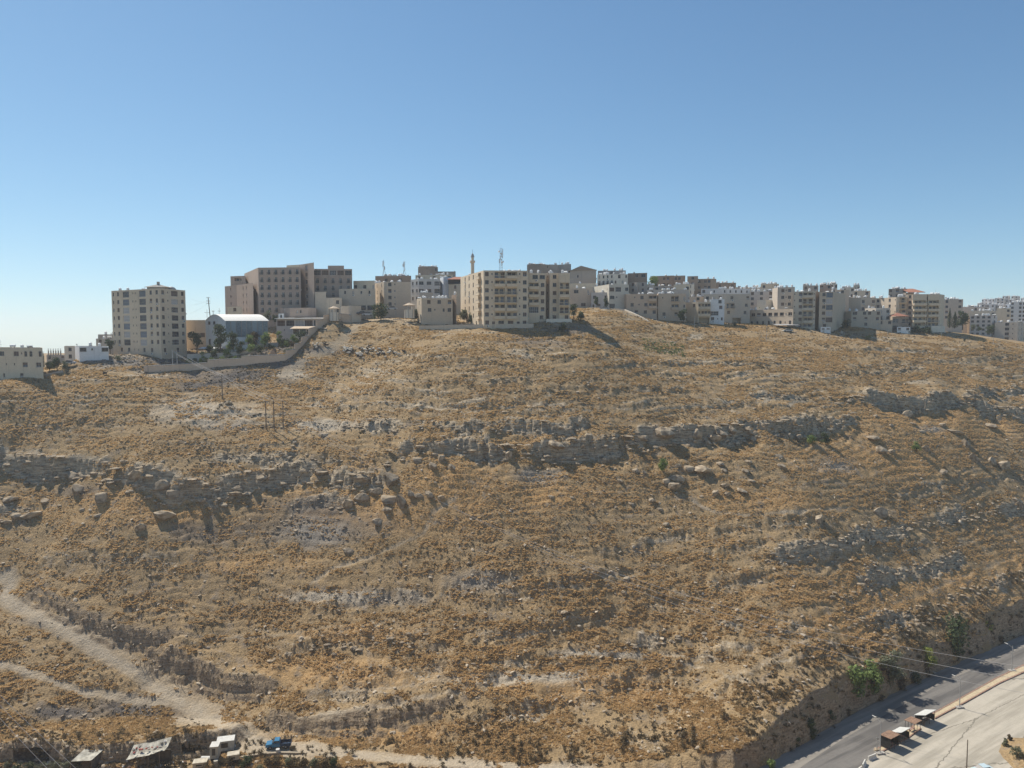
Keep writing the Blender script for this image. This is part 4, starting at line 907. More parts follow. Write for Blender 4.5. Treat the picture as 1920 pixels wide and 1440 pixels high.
def garden_wall(name, label, pxs, ys_top, Ds, hgt, col, thick=.35, cat='wall', hgt_px=7):
    if Ds is None: Ds = [hit(px, y + hgt_px)[1] for px, y in zip(pxs, ys_top)]; hgt = 3.5
    pt = [np.array(XY(px, D)) for px, D in zip(pxs, Ds)]; z = [P(px, y, D)[2] for px, y, D in zip(pxs, ys_top, Ds)]
    root = thing(name, label, cat, (*pt[0], ground(*pt[0]))); ro = np.array(root.location); wm = wall_mat(col)
    for k in range(len(pt) - 1):
        a, c = pt[k], pt[k+1]; t = (c - a) / np.linalg.norm(c - a); nn = np.array((t[1], -t[0])) * thick; g = [z[k] - hgt, z[k+1] - hgt]
        F1 = [(*(a - ro[:2]), g[0] - ro[2]), (*(c - ro[:2]), g[1] - ro[2]), (*(c - ro[:2]), z[k+1] - ro[2]), (*(a - ro[:2]), z[k] - ro[2])]; F2 = [(x - nn[0], y - nn[1], w) for x, y, w in F1]; mb = MB()
        mb.quad(*F1); mb.quad(F2[1], F2[0], F2[3], F2[2]); mb.quad(F1[3], F1[2], F2[2], F2[3]); mb.quad(F1[1], F2[1], F2[2], F1[2]); mb.quad(F2[0], F1[0], F1[3], F2[3]); mb.build('wall_panel', wm, root)
    return root
garden_wall('terrace_wall', 'grey terrace wall behind the hedge inside the compound', [350,420,500,560], [664,661,657,650], [276,277,279,284], 5, (0.50,0.45,0.39))
garden_wall('terrace_wall', 'upper grey terrace wall with the planting rows below the restaurant', [440,520,575], [645,642,636], [286,287,290], 5, (0.47,0.42,0.38))
garden_wall('pool_wall', 'pale blue-white wall of the pool terrace behind the garden trees', [425,470], [646,646], [284.5,284.5], 3, BLUEW)
garden_wall('boundary_wall', 'long low beige wall in front of the two-storey house and flats', [786,850,905,960,1000], [611,609,608,607,607], None, 6, TAN, hgt_px=8)
garden_wall('boundary_wall', 'stepped pale wall at the foot of the right part of the central flats', [1024,1050,1072], [598,597.5,598], None, 6, PALE, hgt_px=7)
garden_wall('boundary_wall', 'light curving kerb wall running down right of the grassy knoll', [1150,1170,1185,1200,1214], [577,580,586,593,601], None, 3, PALE, .5, hgt_px=2.5)
garden_wall('boundary_wall', 'low beige wall left of the trees at far left', [80,98,116], [702,698,694], None, 5, (.47,.40,.33), hgt_px=4)
# middle: grey-beige flats and what stands round them
BD('block_of_flats', 'beige block with a blank stone wall right of the hotel', [(704,336),(721,324),(726,324),(771,327)], 528, 577, 4, ['nn', '|', 'ws..' ], TAN, 12, tanks=6)
BD('long_roof_block', 'long low brown block on the skyline carrying two antenna masts', [(705,365),(772,363)], 517, 560, 3, ['.w.w.'], BRN, 12, tanks=9)
BD('skyline_block', 'dark grey flat-topped block on the skyline between masts and minaret', [(785,392),(806,387),(822,392)], 499, 545, 4, ['-s', '.w'], DARK, 12, tanks=7)
sk = BD('gabled_block', 'low dark gabled building on the skyline left of the minaret', [(822,400),(855,400)], 509, 545, 3, ['.w.'], GREY, 9, tanks=1)
BD('terrace_houses', 'brown terraced houses behind the white flats', [(780,375),(850,372)], 515, 550, 3, ['w.w.w'], SAND, 10, tanks=6)
gb = BD('white_flats', 'grey-white flats with a green-framed window strip', [(771,350),(786,345),(826,347)], 523, 566, 3, ['ww', 'W-W-G'], (0.61,0.59,0.55), 10, tanks=6, seed=8)
BD('white_gable_wall', 'white blank side wall house beside the red veranda roof', [(826,352),(832,346),(848,348)], 519, 566, 3, ['.', '.n'], BLUEW, 9, tanks=2)
rv = BD('veranda_house', 'beige house with a faded red pitched veranda roof', [(842,345),(866,340)], 532, 582, 4, ['-w-'], SAND, 8, tanks=0)
ro = rv.location; mb = MB(); a_, b_ = XY(841, 344), XY(868, 338); z0, z1 = P(841, 532, 344)[2], P(841, 518, 344)[2]
mb.box(a_[0] - ro[0], b_[0] - ro[0], a_[1] - 1 - ro[1], a_[1] + 5 - ro[1], z0 - ro[2], z0 + 1.8 - ro[2], 1)
v = [(a_[0] - .5, a_[1] - 3, z0 + 1.8), (b_[0], a_[1] - 3, z0 + 1.8), (b_[0], a_[1] + 3, z1), (a_[0] + 3, a_[1] + 3, z1)]; v = [(x - ro[0], y - ro[1], z - ro[2]) for x, y, z in v]; mb.poly(v); mb.poly([(x, y, z - .15) for x, y, z in reversed(v)]); mb.build('pitched_roof', [REDROOF, IRON], rv)
BD('two_storey_house', 'two-storey beige house in front of the flats, with roof tanks', [(782,304),(791,297),(849,298)], 559, 604, 3, [['n', '', ''], ['-w-w-w', '-ws-nw', '.']], (0.55,0.46,0.35), 10, tanks=8, cat='house', seed=21)
BD('stair_block', 'darker narrow block attached behind the right of the two-storey house', [(847,302),(856,298)], 552, 604, 4, ['.'], BRN, 8, tanks=1)
BD('roof_room', 'small dark rooftop room behind the two-storey house', [(788,316),(812,316)], 549, 566, 2, ['.'], GREY, 6, tanks=2)
# central apartments
cb = BD('apartment_block', 'wide beige six-storey apartment block in the centre with balconies', [(864,318),(907,285),(990,286)], 507, 613, 7, [['-wwwb'] * 6 + ['--ww-'], ['wsbbsw'] * 6 + ['wdWWdw']], BEIGE, 14, cat='apartment block', tanks=12, seed=4)
vol(cb, [(990,289),(1023,290)], 512, 603, 6, [['-WW', 'bw', 'bw', 'bw', 'gw', '.w']], BEIGE, 12, tanks=3)
vol(cb, [(1022,297),(1031,297)], 512, 603, 6, ['-s-'], TAN, 6, tanks=0)
vol(cb, [(1030,290),(1049,290)], 512, 603, 6, ['-w-'], BEIGE, 12, tanks=2)
vol(cb, [(1048,287),(1068,287)], 512, 603, 6, [['.', 'b', 'b', 'b', 'b', '-w']], BEIGE, 12, tanks=2)
# minaret
x, y = XY(886.5, 430); zb_ = ground(x, y); z0 = P(886, 508, 430)[2]; z1 = P(886, 494, 430)[2]; zt = P(886, 483, 430)[2]
mn = thing('minaret', 'slender stone minaret with a small dome rising behind the central flats', 'minaret', (x, y, zb_)); sm = wall_mat(SAND)
mb = MB(); mb.cyl(0, 0, -1, z1 - zb_, 1.15, .95, 8); mb.build('shaft', sm, mn); mb = MB(); mb.cyl(0, 0, z1 - zb_, z1 - zb_ + .8, 1.0, 1.5, 8); mb.cyl(0, 0, z1 - zb_ + .8, z1 - zb_ + 1.6, 1.5, 1.5, 8); mb.build('gallery', sm, mn)
mb = MB(); mb.cyl(0, 0, z1 - zb_ + 1.6, z1 - zb_ + 3.6, .75, .75, 8); mb.build('lantern', sm, mn); mb = MB(); mb.cyl(0, 0, z1 - zb_ + 3.6, z1 - zb_ + 4.1, 1.15, 1.0, 8); mb.cyl(0, 0, z1 - zb_ + 4.1, z1 - zb_ + 5.2, .95, .6, 8); mb.cyl(0, 0, z1 - zb_ + 5.2, z1 - zb_ + 6.0, .6, .05, 8); mb.build('dome', TANKD, mn)
mb = MB(); mb.tube((0, 0, z1 - zb_ + 5.9), (0, 0, z1 - zb_ + 8), .07, n=5); mb.build('finial', IRON, mn)
# lattice masts
def mast(px, ytop, ybase, D, w, label, mat, dishes, seed):
    x, y = XY(px, D); zb = P(px, ybase, D)[2]; h = P(px, ytop, D)[2] - zb; o = thing('lattice_mast', label, 'antenna mast', (x, y, zb)); r = random.Random(seed); mb = MB(); n = max(4, int(h / (w * .8)))
    cs = [(-1, -1), (1, -1), (1, 1), (-1, 1)]; W_ = lambda k: w / 2 * (1 - .45 * k / n)
    for k in range(n):
        for q in range(4):
            a, b_ = cs[q], cs[(q + 1) % 4]; w0, w1 = W_(k), W_(k + 1); z0, z1 = h * k / n, h * (k + 1) / n
            mb.tube((a[0]*w0, a[1]*w0, z0), (a[0]*w1, a[1]*w1, z1), .07, n=4); mb.tube((a[0]*w0, a[1]*w0, z0), (b_[0]*w1, b_[1]*w1, z1), .045, n=3); mb.tube((a[0]*w1, a[1]*w1, z1), (b_[0]*w1, b_[1]*w1, z1), .04, n=3)
    mb.build('lattice', mat, o); mb = MB(); mb.tube((0, 0, h), (0, 0, h + 2), .04, n=4); mb.build('rod', mat, o)
    for k in range(dishes):
        mb = MB(); z = h * r.uniform(.35, .98); a = r.uniform(0, 6.28); X_, Y_ = math.cos(a) * w * .55, math.sin(a) * w * .55
        if r.random() < .5: mb.box(X_ - .18, X_ + .18, Y_ - .12, Y_ + .12, z - 1.1, z + .9)
        else: mb.tube((X_, Y_, z), (X_ * 1.5, Y_ * 1.5, z), .55, .5, n=10)
        mb.build('antenna_panel', WHITE, o)
    return o
mast(939.5, 466, 512, 400, 1.7, 'tall grey lattice telecom mast above the central flats', TANKD, 14, 1)
# two tripod rooftop masts
def tripod(px, ytop, ybase, D, label, seed, lean=0):
    x, y = XY(px, D); zb = P(px, ybase, D)[2]; h = P(px, ytop, D)[2] - zb; o = thing('rooftop_mast', label, 'antenna mast', (x, y, zb)); r = random.Random(seed)
    mb = MB(); mb.tube((0, 0, 0), (0, 0, h), .09, n=5); mb.build('pole', TANKD, o)
    for a in (0.2, 2.3, 4.4): mb = MB(); mb.tube((math.cos(a) * 1.4, math.sin(a) * 1.4, 0), (0, 0, h * .45), .06, n=4); mb.build('brace', TANKD, o)
    for k in range(6): mb = MB(); z = h * r.uniform(.45, .9); a = r.uniform(0, 6.28); X_, Y_ = math.cos(a) * .5, math.sin(a) * .5; mb.box(X_ - .15, X_ + .15, Y_ - .12, Y_ + .12, z - .8, z + .8); mb.build('antenna_panel', WHITE, o)
tripod(721, 487, 518, 360, 'left of the two tripod antenna masts on the long brown roof', 1)
tripod(758.5, 490, 518, 360, 'right of the two tripod antenna masts on the long brown roof', 2)
# behind and right of the centre
BD('skyline_block', 'dark block with a rooftop room right of the telecom mast', [(988,390),(1012,386),(1031,392)], 494.5, 535, 4, ['.', '-n'], DARK, 12, tanks=6)
BD('skyline_block', 'flat-roofed block with a pale left wall on the skyline right of the dark block', [(1029,400),(1046,402),(1070,398)], 495, 540, 4, ['.', '.'], GREY, 14, tanks=4)
gh = BD('gabled_hall', 'big grey hall with a low gabled roof and tall slit windows on the skyline', [(1068,380),(1117,374)], 506, 540, 2, [['-n---', '-n-n-']], GREY, 14, tanks=1, parapet=.2)
ro = gh.location; mb = MB(); a_, b_ = XY(1066, 379.5), XY(1119, 373.5); mid_ = ((a_[0] + b_[0]) / 2 - 1, (a_[1] + b_[1]) / 2); z0, z1 = P(1100, 507, 376)[2], P(1090, 498, 376)[2]
tri = [(a_[0], a_[1], z0), (b_[0], b_[1], z0), (mid_[0], mid_[1], z1)]; bk_ = [(x, y + 14, z) for x, y, z in tri]; q = lambda p: (p[0] - ro[0], p[1] - ro[1], p[2] - ro[2])
mb.poly([q(p) for p in tri]); mb.quad(q(tri[0]), q(tri[2]), q(bk_[2]), q(bk_[0])); mb.quad(q(tri[2]), q(tri[1]), q(bk_[1]), q(bk_[2])); mb.build('gable_roof', wall_mat(DARK), gh)
BD('grey_shop_row', 'low grey-beige buildings behind the grassy knoll, just right of the central flats', [(1067,345),(1112,345)], 541, 578, 3, [['-W--n-', '.', '-d-W-n']], TAN, 10, tanks=2)
BD('pale_store', 'yellowish low store behind the grey shop row', [(1066,358),(1118,356)], 531, 555, 2, ['.'], SAND, 8, tanks=1)
BD('grey_house', 'grey house with small square windows facing the knoll', [(1108,342),(1142,340)], 548, 580, 2, [['w-w', 'nw.']], (0.55,0.53,0.50), 9, tanks=1, cat='house')
BD('white_sided_house', 'house with bright white side wall and beige front with a large dark window', [(1112,356),(1141,338),(1178,340)], 533, 580, 3, [['.-s', '.', '.'], ['qG-w', 'Ws..', 'G...']], (0.61,0.57,0.48), 9, tanks=3, seed=12, cat='house')
BD('arched_villa', 'pale villa with tall arched openings and roof tanks on the ridge', [(1119,366),(1150,362),(1176,362)], 514, 545, 3, [['nnnn', 'tttt', '.'], ['-a-n', 'n-n-', '.']], PALE, 11, tanks=7, cat='villa')
BD('ridge_house', 'grey house crowned with a flat slab roof behind the arched villa', [(1120,380),(1172,378)], 507, 535, 3, ['.w.'], (0.35,0.33,0.31), 9, tanks=4, cat='house')
BD('brown_block', 'dark brown block with a broad window left of the green ridge tree', [(1176,386),(1212,383)], 511.5, 545, 3, [['.wW', '.', '.']], BRN, 12, tanks=1)
BD('bare_concrete_house', 'bare grey-brown concrete house in two halves below the brown block', [(1178,366),(1193,362),(1196,364),(1212,362)], 529, 560, 3, ['-w-', '|', '.w.'], GREY, 9, tanks=0, cat='house')
BD('small_tank_house', 'low grey house with a tall white tank, right of the bare concrete house', [(1210,362),(1225,360)], 534, 560, 2, ['n-'], GREY, 8, tanks=2, cat='house')
BD('brown_terrace', 'long brown terrace on the skyline right of the green ridge tree', [(1218,425),(1262,420)], 516.5, 550, 3, ['.w.ww.'], BRN, 12, tanks=1)
BD('brown_cube', 'brown cube-shaped block in the middle of the skyline terrace', [(1262,416),(1283,414)], 516.5, 550, 3, ['ww.'], BRN, 12, tanks=1)
BD('brown_tall_cube', 'tallest brown cube with a flat slab roof on the right skyline', [(1287,410),(1307,408)], 517.5, 555, 4, ['-w-'], BRN, 12, tanks=0)
BD('brown_end_block', 'brown end block with thin chimneys at the right of the terrace', [(1306,412),(1331,410),(1341,412)], 522.5, 555, 3, ['w-ww', '.'], BRN, 12, tanks=2)
BD('grey_low_house', 'low grey house with a white parapet between knoll houses and terrace', [(1226,385),(1262,382)], 536, 560, 2, ['w-w-w'], GREY, 9, tanks=4, cat='house')
BD('yellow_house', 'yellowish cube house behind the row of two front blocks', [(1262,376),(1293,374)], 533, 560, 2, ['.-w'], SAND, 9, tanks=3, cat='house')
# front row right of the knoll
BD('front_block', 'tan three-storey block at the foot of the kerb wall, with drain pipes', [(1158,352),(1174,336),(1231,334)], 551, 592, 3, ['.', ['--s-w-b', '-w-s-wb', '--w-w-w']], (0.59,0.46,0.34), 10, tanks=6, seed=31)
BD('front_block', 'twin tan block with a shaded balcony, second in the front row', [(1229,340),(1233,336),(1285,336)], 550.5, 596, 3, ['|', ['-s--b-n', '----b-n', '-w--w--']], (0.59,0.47,0.35), 10, tanks=5, seed=32)
BD('balcony_house', 'beige house on concrete stilts with long balconies, beside a white wall house', [(1283,350),(1308,344),(1331,343)], 566, 606, 3, [['-w', '.', '.'], ['BB', 'BB', 'p']], SAND, 9, tanks=3, seed=33, cat='house')
BD('white_front_house', 'bright white four-storey house in the right front row', [(1329,345),(1357,344)], 561, 604, 4, [['-w', '.w', 'G-', 'wsn']], WHT, 9, tanks=2, seed=34, cat='house')
BD('grey_slab_block', 'grey block behind the bright white house', [(1318,362),(1356,358),(1405,360)], 551, 606, 4, ['w-w', [['.w..w', 'b-w', 'w-w', '.p.'], 0][0]], (0.54,0.47,0.38), 10, tanks=1, seed=35)
BD('white_back_house', 'white house with vertical window slits in the middle distance', [(1313,385),(1352,383),(1404,386)], 541, 575, 3, ['w.n.', 'nnnnn'], (0.66,0.65,0.63), 9, tanks=5, cat='house')
BD('mid_block', 'grey block with small windows behind the arched building', [(1405,385),(1447,382)], 546, 575, 3, ['w.w.w'], (0.52,0.48,0.44), 9, tanks=6)
BD('small_white_front', 'small pale house with blue-grey front behind the arched building', [(1418,372),(1434,369),(1460,371)], 562, 590, 2, ['.', '.w'], PALE, 8, tanks=3, cat='house')
BD('arched_building', 'long beige building with two rows of dark arched windows', [(1396,368),(1486,346)], 579, 611, 2, [['WWWWWWWsW', '-aaaaaasa']], (0.64,0.52,0.39), 10, tanks=5, seed=36, ref=1)
tb = BD('tall_block', 'tallest grey-beige block in the right group with stacked balconies', [(1446,370),(1456,362),(1488,358)], 538, 615, 6, ['.', '-wsw-'], (0.52,0.45,0.37), 12, tanks=7, seed=37, cat='apartment block')
vol(tb, [(1486,352),(1527,349)], 546, 617, 6, ['s-wBs'], (0.59,0.52,0.41), 12, tanks=3)
vol(tb, [(1526,356),(1535,356)], 547, 617, 6, ['.'], BRN, 6)
vol(tb, [(1534,350),(1560,349),(1583,372)], 547, 617, 6, [['-wg'] * 5 + ['-w.'], '.'], (0.55,0.46,0.35), 8, tanks=3)
canopy(1455, 1500, 607, 343, 6, 3, plain('grey sheet roof', (0.35,0.34,0.33), .7, .2), 'grey sheet canopy at the foot of the tallest right block', .6)
BD('guard_hut', 'little white hut with two dark windows at the foot of the right block', [(1538,344),(1557,344)], 613, 620, 1, ['ww'], WHT, 4, tanks=0, sink=3, cat='hut')
for q in [('ridge_block', 'brownish block on the skyline left of the tank-covered roofs', (1341,440),(1378,438), 530, BRN), ('ridge_block', 'low tan block on the skyline above the white back house', (1376,436),(1424,434), 538, TAN),
          ('ridge_block', 'yellow-beige roof room on the skyline with a dark tank', (1424,432),(1458,430), 532, SAND), ('ridge_block', 'pale block full of white tanks left of the tallest block', (1400,410),(1447,408), 541, PALE),
          ('ridge_block', 'grey block just behind the tallest right block', (1503,402),(1532,400), 535, GREY), ('ridge_block', 'brown-fronted cube with tanks on the skyline right of the tallest block', (1534,404),(1556,402), 533.5, PINK),
          ('ridge_block', 'slim pale block topped by tanks on the skyline', (1555,408),(1567,407), 532, PALE), ('ridge_block', 'pale stepped block left of the rooftop room', (1576,420),(1600,418), 538.5, PALE),
          ('ridge_block', 'pale stair tower standing above the stepped block', (1597,424),(1609,424), 535, (0.54,0.50,0.42)), ('ridge_block', 'beige house with two dark windows below the stair tower', (1596,398),(1629,396), 545, TAN)]:
    BD(q[0], q[1], [q[2], q[3]], q[4], q[4] + 32, 3, [['w-w'] * 2 + ['n-n']], q[5], 10, tanks=5)
BD('mid_house', 'beige house with a satellite dish above the sloping trees', [(1583,392),(1612,388),(1640,388)], 558, 585, 2, ['n-.', 'w.w'], (0.59,0.50,0.39), 9, tanks=5, cat='house')
BD('sloping_flats', 'grey-beige low flats with a wide roof slab near the trees', [(1580,372),(1595,366),(1650,364)], 583, 614, 3, ['.', ['W-ww-w', 'w-w-w', '--w-n']], (0.50,0.44,0.35), 9, tanks=2, seed=41)
# right cluster
rb = BD('apartment_block', 'big beige block in the right cluster with deep continuous balconies', [(1619,392),(1650,386),(1680,376)], 557, 613, 5, ['w-w', '-ws'], TAN, 14, tanks=6, cat='apartment block', seed=42)
vol(rb, [(1678,375),(1697,372)], 556, 613, 5, ['-b'], BEIGE, 10, tanks=3)
vol(rb, [(1696,374),(1711,371)], 552, 613, 6, ['-w-'], TAN, 10)
vol(rb, [(1709,369),(1735,369)], 551.5, 615, 6, [['.'] + ['B'] * 5], BEIGE, 10, tanks=2)
vol(rb, [(1734,373),(1738,373)], 551.5, 615, 6, ['.'], DARK, 8)
vol(rb, [(1737,369),(1759,369),(1768,377)], 551.5, 615, 6, [['.'] + ['B'] * 5, ['-s-'] * 6], BEIGE, 10, tanks=4)
vol(rb, [(1663,395),(1696,392)], 541, 560, 2, ['w-w-w'], GREY, 9, tanks=6)
mb = MB(); ro = rb.location; a_, b_ = XY(1694, 390), XY(1727, 388); z = P(1694, 548, 390)[2]
v = [(a_[0], a_[1] - 3, z - .2), (b_[0], b_[1] - 3, z - .2), (b_[0] - 3, b_[1] + 4, z + 2.0), (a_[0], a_[1] + 4, z + 2.0)]; mb.poly([(x - ro[0], y - ro[1], w - ro[2]) for x, y, w in v]); mb.poly([(x - ro[0], y - ro[1], w - ro[2] - .2) for x, y, w in reversed(v)])
mb.box(a_[0] - ro[0], b_[0] - 4 - ro[0], a_[1] - 1 - ro[1], a_[1] + 3 - ro[1], z - 3 - ro[2], z - .3 - ro[2], 1); mb.build('pitched_roof', [REDROOF, wall_mat(DARK)], rb)
BD('front_house', 'small two-storey house with a white lower wall in front of the right cluster', [(1620,376),(1640,370),(1667,370)], 577.5, 615, 3, ['w-w', ['G-w', 'b-w', '-w-']], (0.61,0.55,0.47), 9, tanks=2, seed=43, cat='house')
BD('low_front_house', 'low beige house with a blue doorway at the foot of the right cluster', [(1639,366),(1672,363)], 600, 622, 2, [['-w-w', '.']], TAN, 7, tanks=0, cat='house')
pg_ = BD('porch_house', 'brown-roofed porch house tucked before the deep balconies', [(1672,368),(1702,367)], 594, 620, 2, ['G-b'], (0.42,0.35,0.29), 6, tanks=0, cat='house')
ro = pg_.location; mb = MB(); a_, b_ = XY(1671, 366), XY(1704, 365); z = P(1672, 593, 367)[2]; mid_ = ((a_[0] + b_[0]) / 2, a_[1] + 3)
for p in ([(a_[0], a_[1]), (b_[0], b_[1])], [(b_[0], b_[1]), (b_[0], b_[1] + 6)], [(a_[0], a_[1] + 6), (a_[0], a_[1])]): mb.poly([(p[0][0] - ro[0], p[0][1] - ro[1], z - ro[2]), (p[1][0] - ro[0], p[1][1] - ro[1], z - ro[2]), (mid_[0] - ro[0], mid_[1] - ro[1], z + 1.8 - ro[2])])
mb.build('hipped_roof', REDROOF, pg_)
BD('white_annex', 'low white annex with two windows below the porch house', [(1681,362),(1706,362)], 613, 622, 1, ['w-w'], WHT, 5, tanks=0, sink=3)
BD('retaining_block', 'pale basement block behind the dark shrubs of the right cluster', [(1745,366),(1771,368)], 611, 624, 1, ['.'], PALE, 5, tanks=0, sink=3)
BD('behind_block', 'pinkish block right behind the cypresses', [(1767,430),(1803,428)], 561, 600, 4, ['w.w'], (0.59,0.50,0.41), 10, tanks=7)
BD('slope_block', 'grey-pink house stepping down right of the umbrella pine', [(1790,455),(1852,452)], 575, 605, 3, ['w-.w-w'], (0.59,0.51,0.44), 10, tanks=8)
BD('slope_block', 'tan low house behind the four-storey pale flats', [(1812,442),(1866,440)], 583, 605, 2, ['...w'], TAN, 9, tanks=5)
BD('pale_flats', 'pale pink flats with a neat grid of windows on the right slope', [(1817,432),(1858,428),(1868,431)], 591.5, 630, 5, ['wwww', 'w'], (0.66,0.57,0.50), 10, tanks=5, winvar=0)
BD('long_plain_block', 'long plain grey block with few windows at the right edge of the hill', [(1864,426),(1907,418),(1917,424)], 604, 640, 4, ['..-W-s.', 'nn'], (0.54,0.48,0.40), 12, tanks=5, winvar=0)
BD('edge_house', 'narrow beige house cut off by the right edge of the picture', [(1916,430),(1950,430)], 606, 640, 3, ['w.w'], SAND, 9, tanks=1, cat='house')
BD('slope_flats', 'beige flats half hidden behind the long plain block', [(1866,480),(1893,476)], 578, 606, 3, ['.-w'], SAND, 9, tanks=2)
BD('slope_flats', 'grey-white tall flats near the right edge above the long plain block', [(1892,500),(1921,496)], 566, 604, 5, ['w.ww'], (0.66,0.65,0.63), 10, tanks=4)
BD('slope_flats', 'grey flats running out of the right edge of the picture', [(1918,505),(1960,500)], 570, 604, 5, ['ww.w'], (0.61,0.60,0.59), 10, tanks=4)
# the far hillside town: single houses, tiny in the picture
rr = random.Random(5); fx = 1832; k = 0
rows = [(572, 620, 1830, 1930, 592), (562, 760, 1838, 1960, 580), (556, 900, 1862, 2010, 572), (566, 680, 1905, 2040, 585), (582, 600, 1838, 1880, 600), (590, 560, 1925, 2100, 612)]
wd = ['leftmost', 'second from the left', 'third from the left', 'fourth from the left', 'fifth from the left', 'sixth from the left', 'seventh from the left', 'eighth from the left', 'ninth from the left', 'tenth from the left', 'eleventh from the left', 'twelfth from the left']
rn = ['middle row', 'upper row', 'topmost row', 'right-hand row', 'lower left row', 'lowest right row']
for ri, (yt, D, x0, x1, yb) in enumerate(rows):
    x = x0; i = 0
    while x < x1 and i < 12:
        w_ = rr.uniform(12, 20); dd_ = rr.uniform(-8, 8); c_ = rr.choice([(0.73,0.73,0.73), (0.66,0.64,0.61), (0.71,0.65,0.58), (0.76,0.76,0.76), (0.59,0.55,0.52)]); dy = rr.uniform(-3, 3)
        if x < 1975: BD('far_house', '%s house in the %s on the distant hill' % (wd[i], rn[ri]), [(x, D + dd_ + 3), (x + w_ * .7, D + dd_), (x + w_, D + dd_ + 5)], yt + dy, yb + 4 + dy, 3 if D < 700 else 4, ['w.w', '.w'], c_, 11, tanks=3, group='houses on the distant right hill', winvar=0, sink=14, cat='house')
        x += w_ + rr.uniform(-1, 2); i += 1
# filler behind the gaps of the skyline
for q in [('pale_rear_block', 'pale block half hidden between the brown cube and the tallest brown cube', (1280,400),(1300,400), 533, PALE), ('rear_block', 'grey block half hidden behind the two front blocks', (1212,352),(1290,350), 543, (0.50,0.45,0.39)),
          ('rear_block', 'dark house glimpsed between central flats and gabled hall', (1040,360),(1075,358), 522, GREY), ('rear_block', 'tan block seen just above the beige house on stilts', (1284,368),(1322,366), 556, TAN),
          ('rear_block', 'tan block behind the blank-walled block right of the hotel', (690,345),(712,343), 531, TAN), ('rear_block', 'beige block behind the tallest right block and the trees', (1556,385),(1590,384), 543, (0.59,0.48,0.37))]:
    BD(q[0], q[1], [q[2], q[3]], q[4], q[4] + 30, 3, ['w.w.'], q[5], 9, tanks=4)
drop_ids()
# ------------------------------------------------------------------ limestone ledges with their blocks
m_rock = None
def rockmat():
    m, t, b = newmat('weathered limestone', .93, .15); v = coords(t); oi = t.nodes.new('ShaderNodeObjectInfo')
    f = noise(t, v, 1.6, 5, .65); g = noise(t, coords(t, (1, 1, 4)), 1.2, 4, .6)
    c = mix(t, ramp(t, f, .35, .7), (.20, .15, .10), (.50, .41, .29)); c = mix(t, ramp(t, g, .4, .7), c, mix(t, .5, c, (.58, .49, .36)))
    c = mix(t, oi.outputs['Random'], mix(t, .25, c, (.12, .10, .08)), c); t.links.new(c, b.inputs['Base Color']); bump(t, b, f, .8, .2); return m
m_rock = rockmat()
BLK = [rock_mesh('rock_block', m_rock, 200 + k, 1, .62, .2) for k in range(9)]
BOU = [rock_mesh('boulder', m_rock, 300 + k, 2, .85, .3) for k in range(10)]
ledge_label = {0: 'long low cliff ledge at the far left of the slope', 1: 'overhanging limestone ledge left of centre with fallen boulders below', 2: 'broken rock face across the middle of the slope',
 3: 'upper step of layered rock above the middle face', 4: 'jumbled rock ledge right of centre with big pale boulders', 5: 'dark craggy cliff band high on the right slope', 6: 'short cliff ledge meeting the right edge of the picture',
 7: 'topmost dark ledge at the right edge', 8: 'small rock step left of the dark craggy cliff band', 9: 'long shadowed ledge low on the right slope', 10: 'curved overhanging ledge above the lowest terrace on the right',
 11: 'dark broken ledge running just above the road cut', 13: 'short blocky ledge ending in a corner right of centre', 15: 'narrow dark ledge low on the slope left of centre', 24: 'small outcrop at the left edge below the long cliff', 25: 'row of jagged rocks above the grey scree patch',
 30: 'faint rock step at upper right below the town', 34: 'short rock step in the upper middle slope', 36: 'flat slabs on top of the overhanging ledge', 37: 'broken flat slabs above the overhanging ledge', 12: 'little rock step under the dark broken ledge'}
rl = random.Random(9)
for k, (w, hgt) in enumerate(LEDGES):
    if k not in ledge_label: continue
    c = w.mean(0); root = thing('rock_ledge', ledge_label[k], 'rock ledge', (c[0], c[1], ground(*c)), 'limestone ledges across the slope'); ro = root.location
    L = np.r_[0, np.cumsum(np.hypot(*np.diff(w, axis=0).T))]; s = 0
    while s < L[-1]:
        x = np.interp(s, L, w[:, 0]); y = np.interp(s, L, w[:, 1]); big = min(hgt, 5) / 5
        for rep in range(2):
            dy = rl.uniform(-1.6 - hgt * .3, .8); X, Y = x + rl.uniform(-1, 1), y + dy; sz = rl.uniform(.4, 1.15) * (.5 + .75 * big) * (1.25 if rl.random() < .2 else 1)
            z = ground(X, Y); o = link('rock_block', rl.choice(BLK), root, (X - ro[0], Y - ro[1], z - ro[2] + sz * .1), rl.uniform(-.5, .5) + math.pi * rl.randint(0, 1), (sz * rl.uniform(1.0, 1.9), sz * rl.uniform(.8, 1.2), sz * rl.uniform(.6, 1.0)))
            o.rotation_euler[0] = rl.uniform(-.2, .2)
        if hgt > 2 and rl.random() < (.5 if hgt > 3 else .2):                      # slab overhanging the rim
            X, Y = x + rl.uniform(-1, 1), y + rl.uniform(.9, 1.9); sz = rl.uniform(.6, 1.5) * (.4 + .7 * big); z = max(ground(X, Y), ground(X, Y + 1))
            o = link('rock_block', rl.choice(BLK), root, (X - ro[0], Y - .8 - ro[1], z - ro[2] - sz * .12), rl.uniform(-.3, .3), (sz * rl.uniform(1.3, 2.1), sz * rl.uniform(1.1, 1.6), sz * rl.uniform(.35, .55)))
        s += rl.uniform(1.6, 3.4) * (.7 + .5 * big)
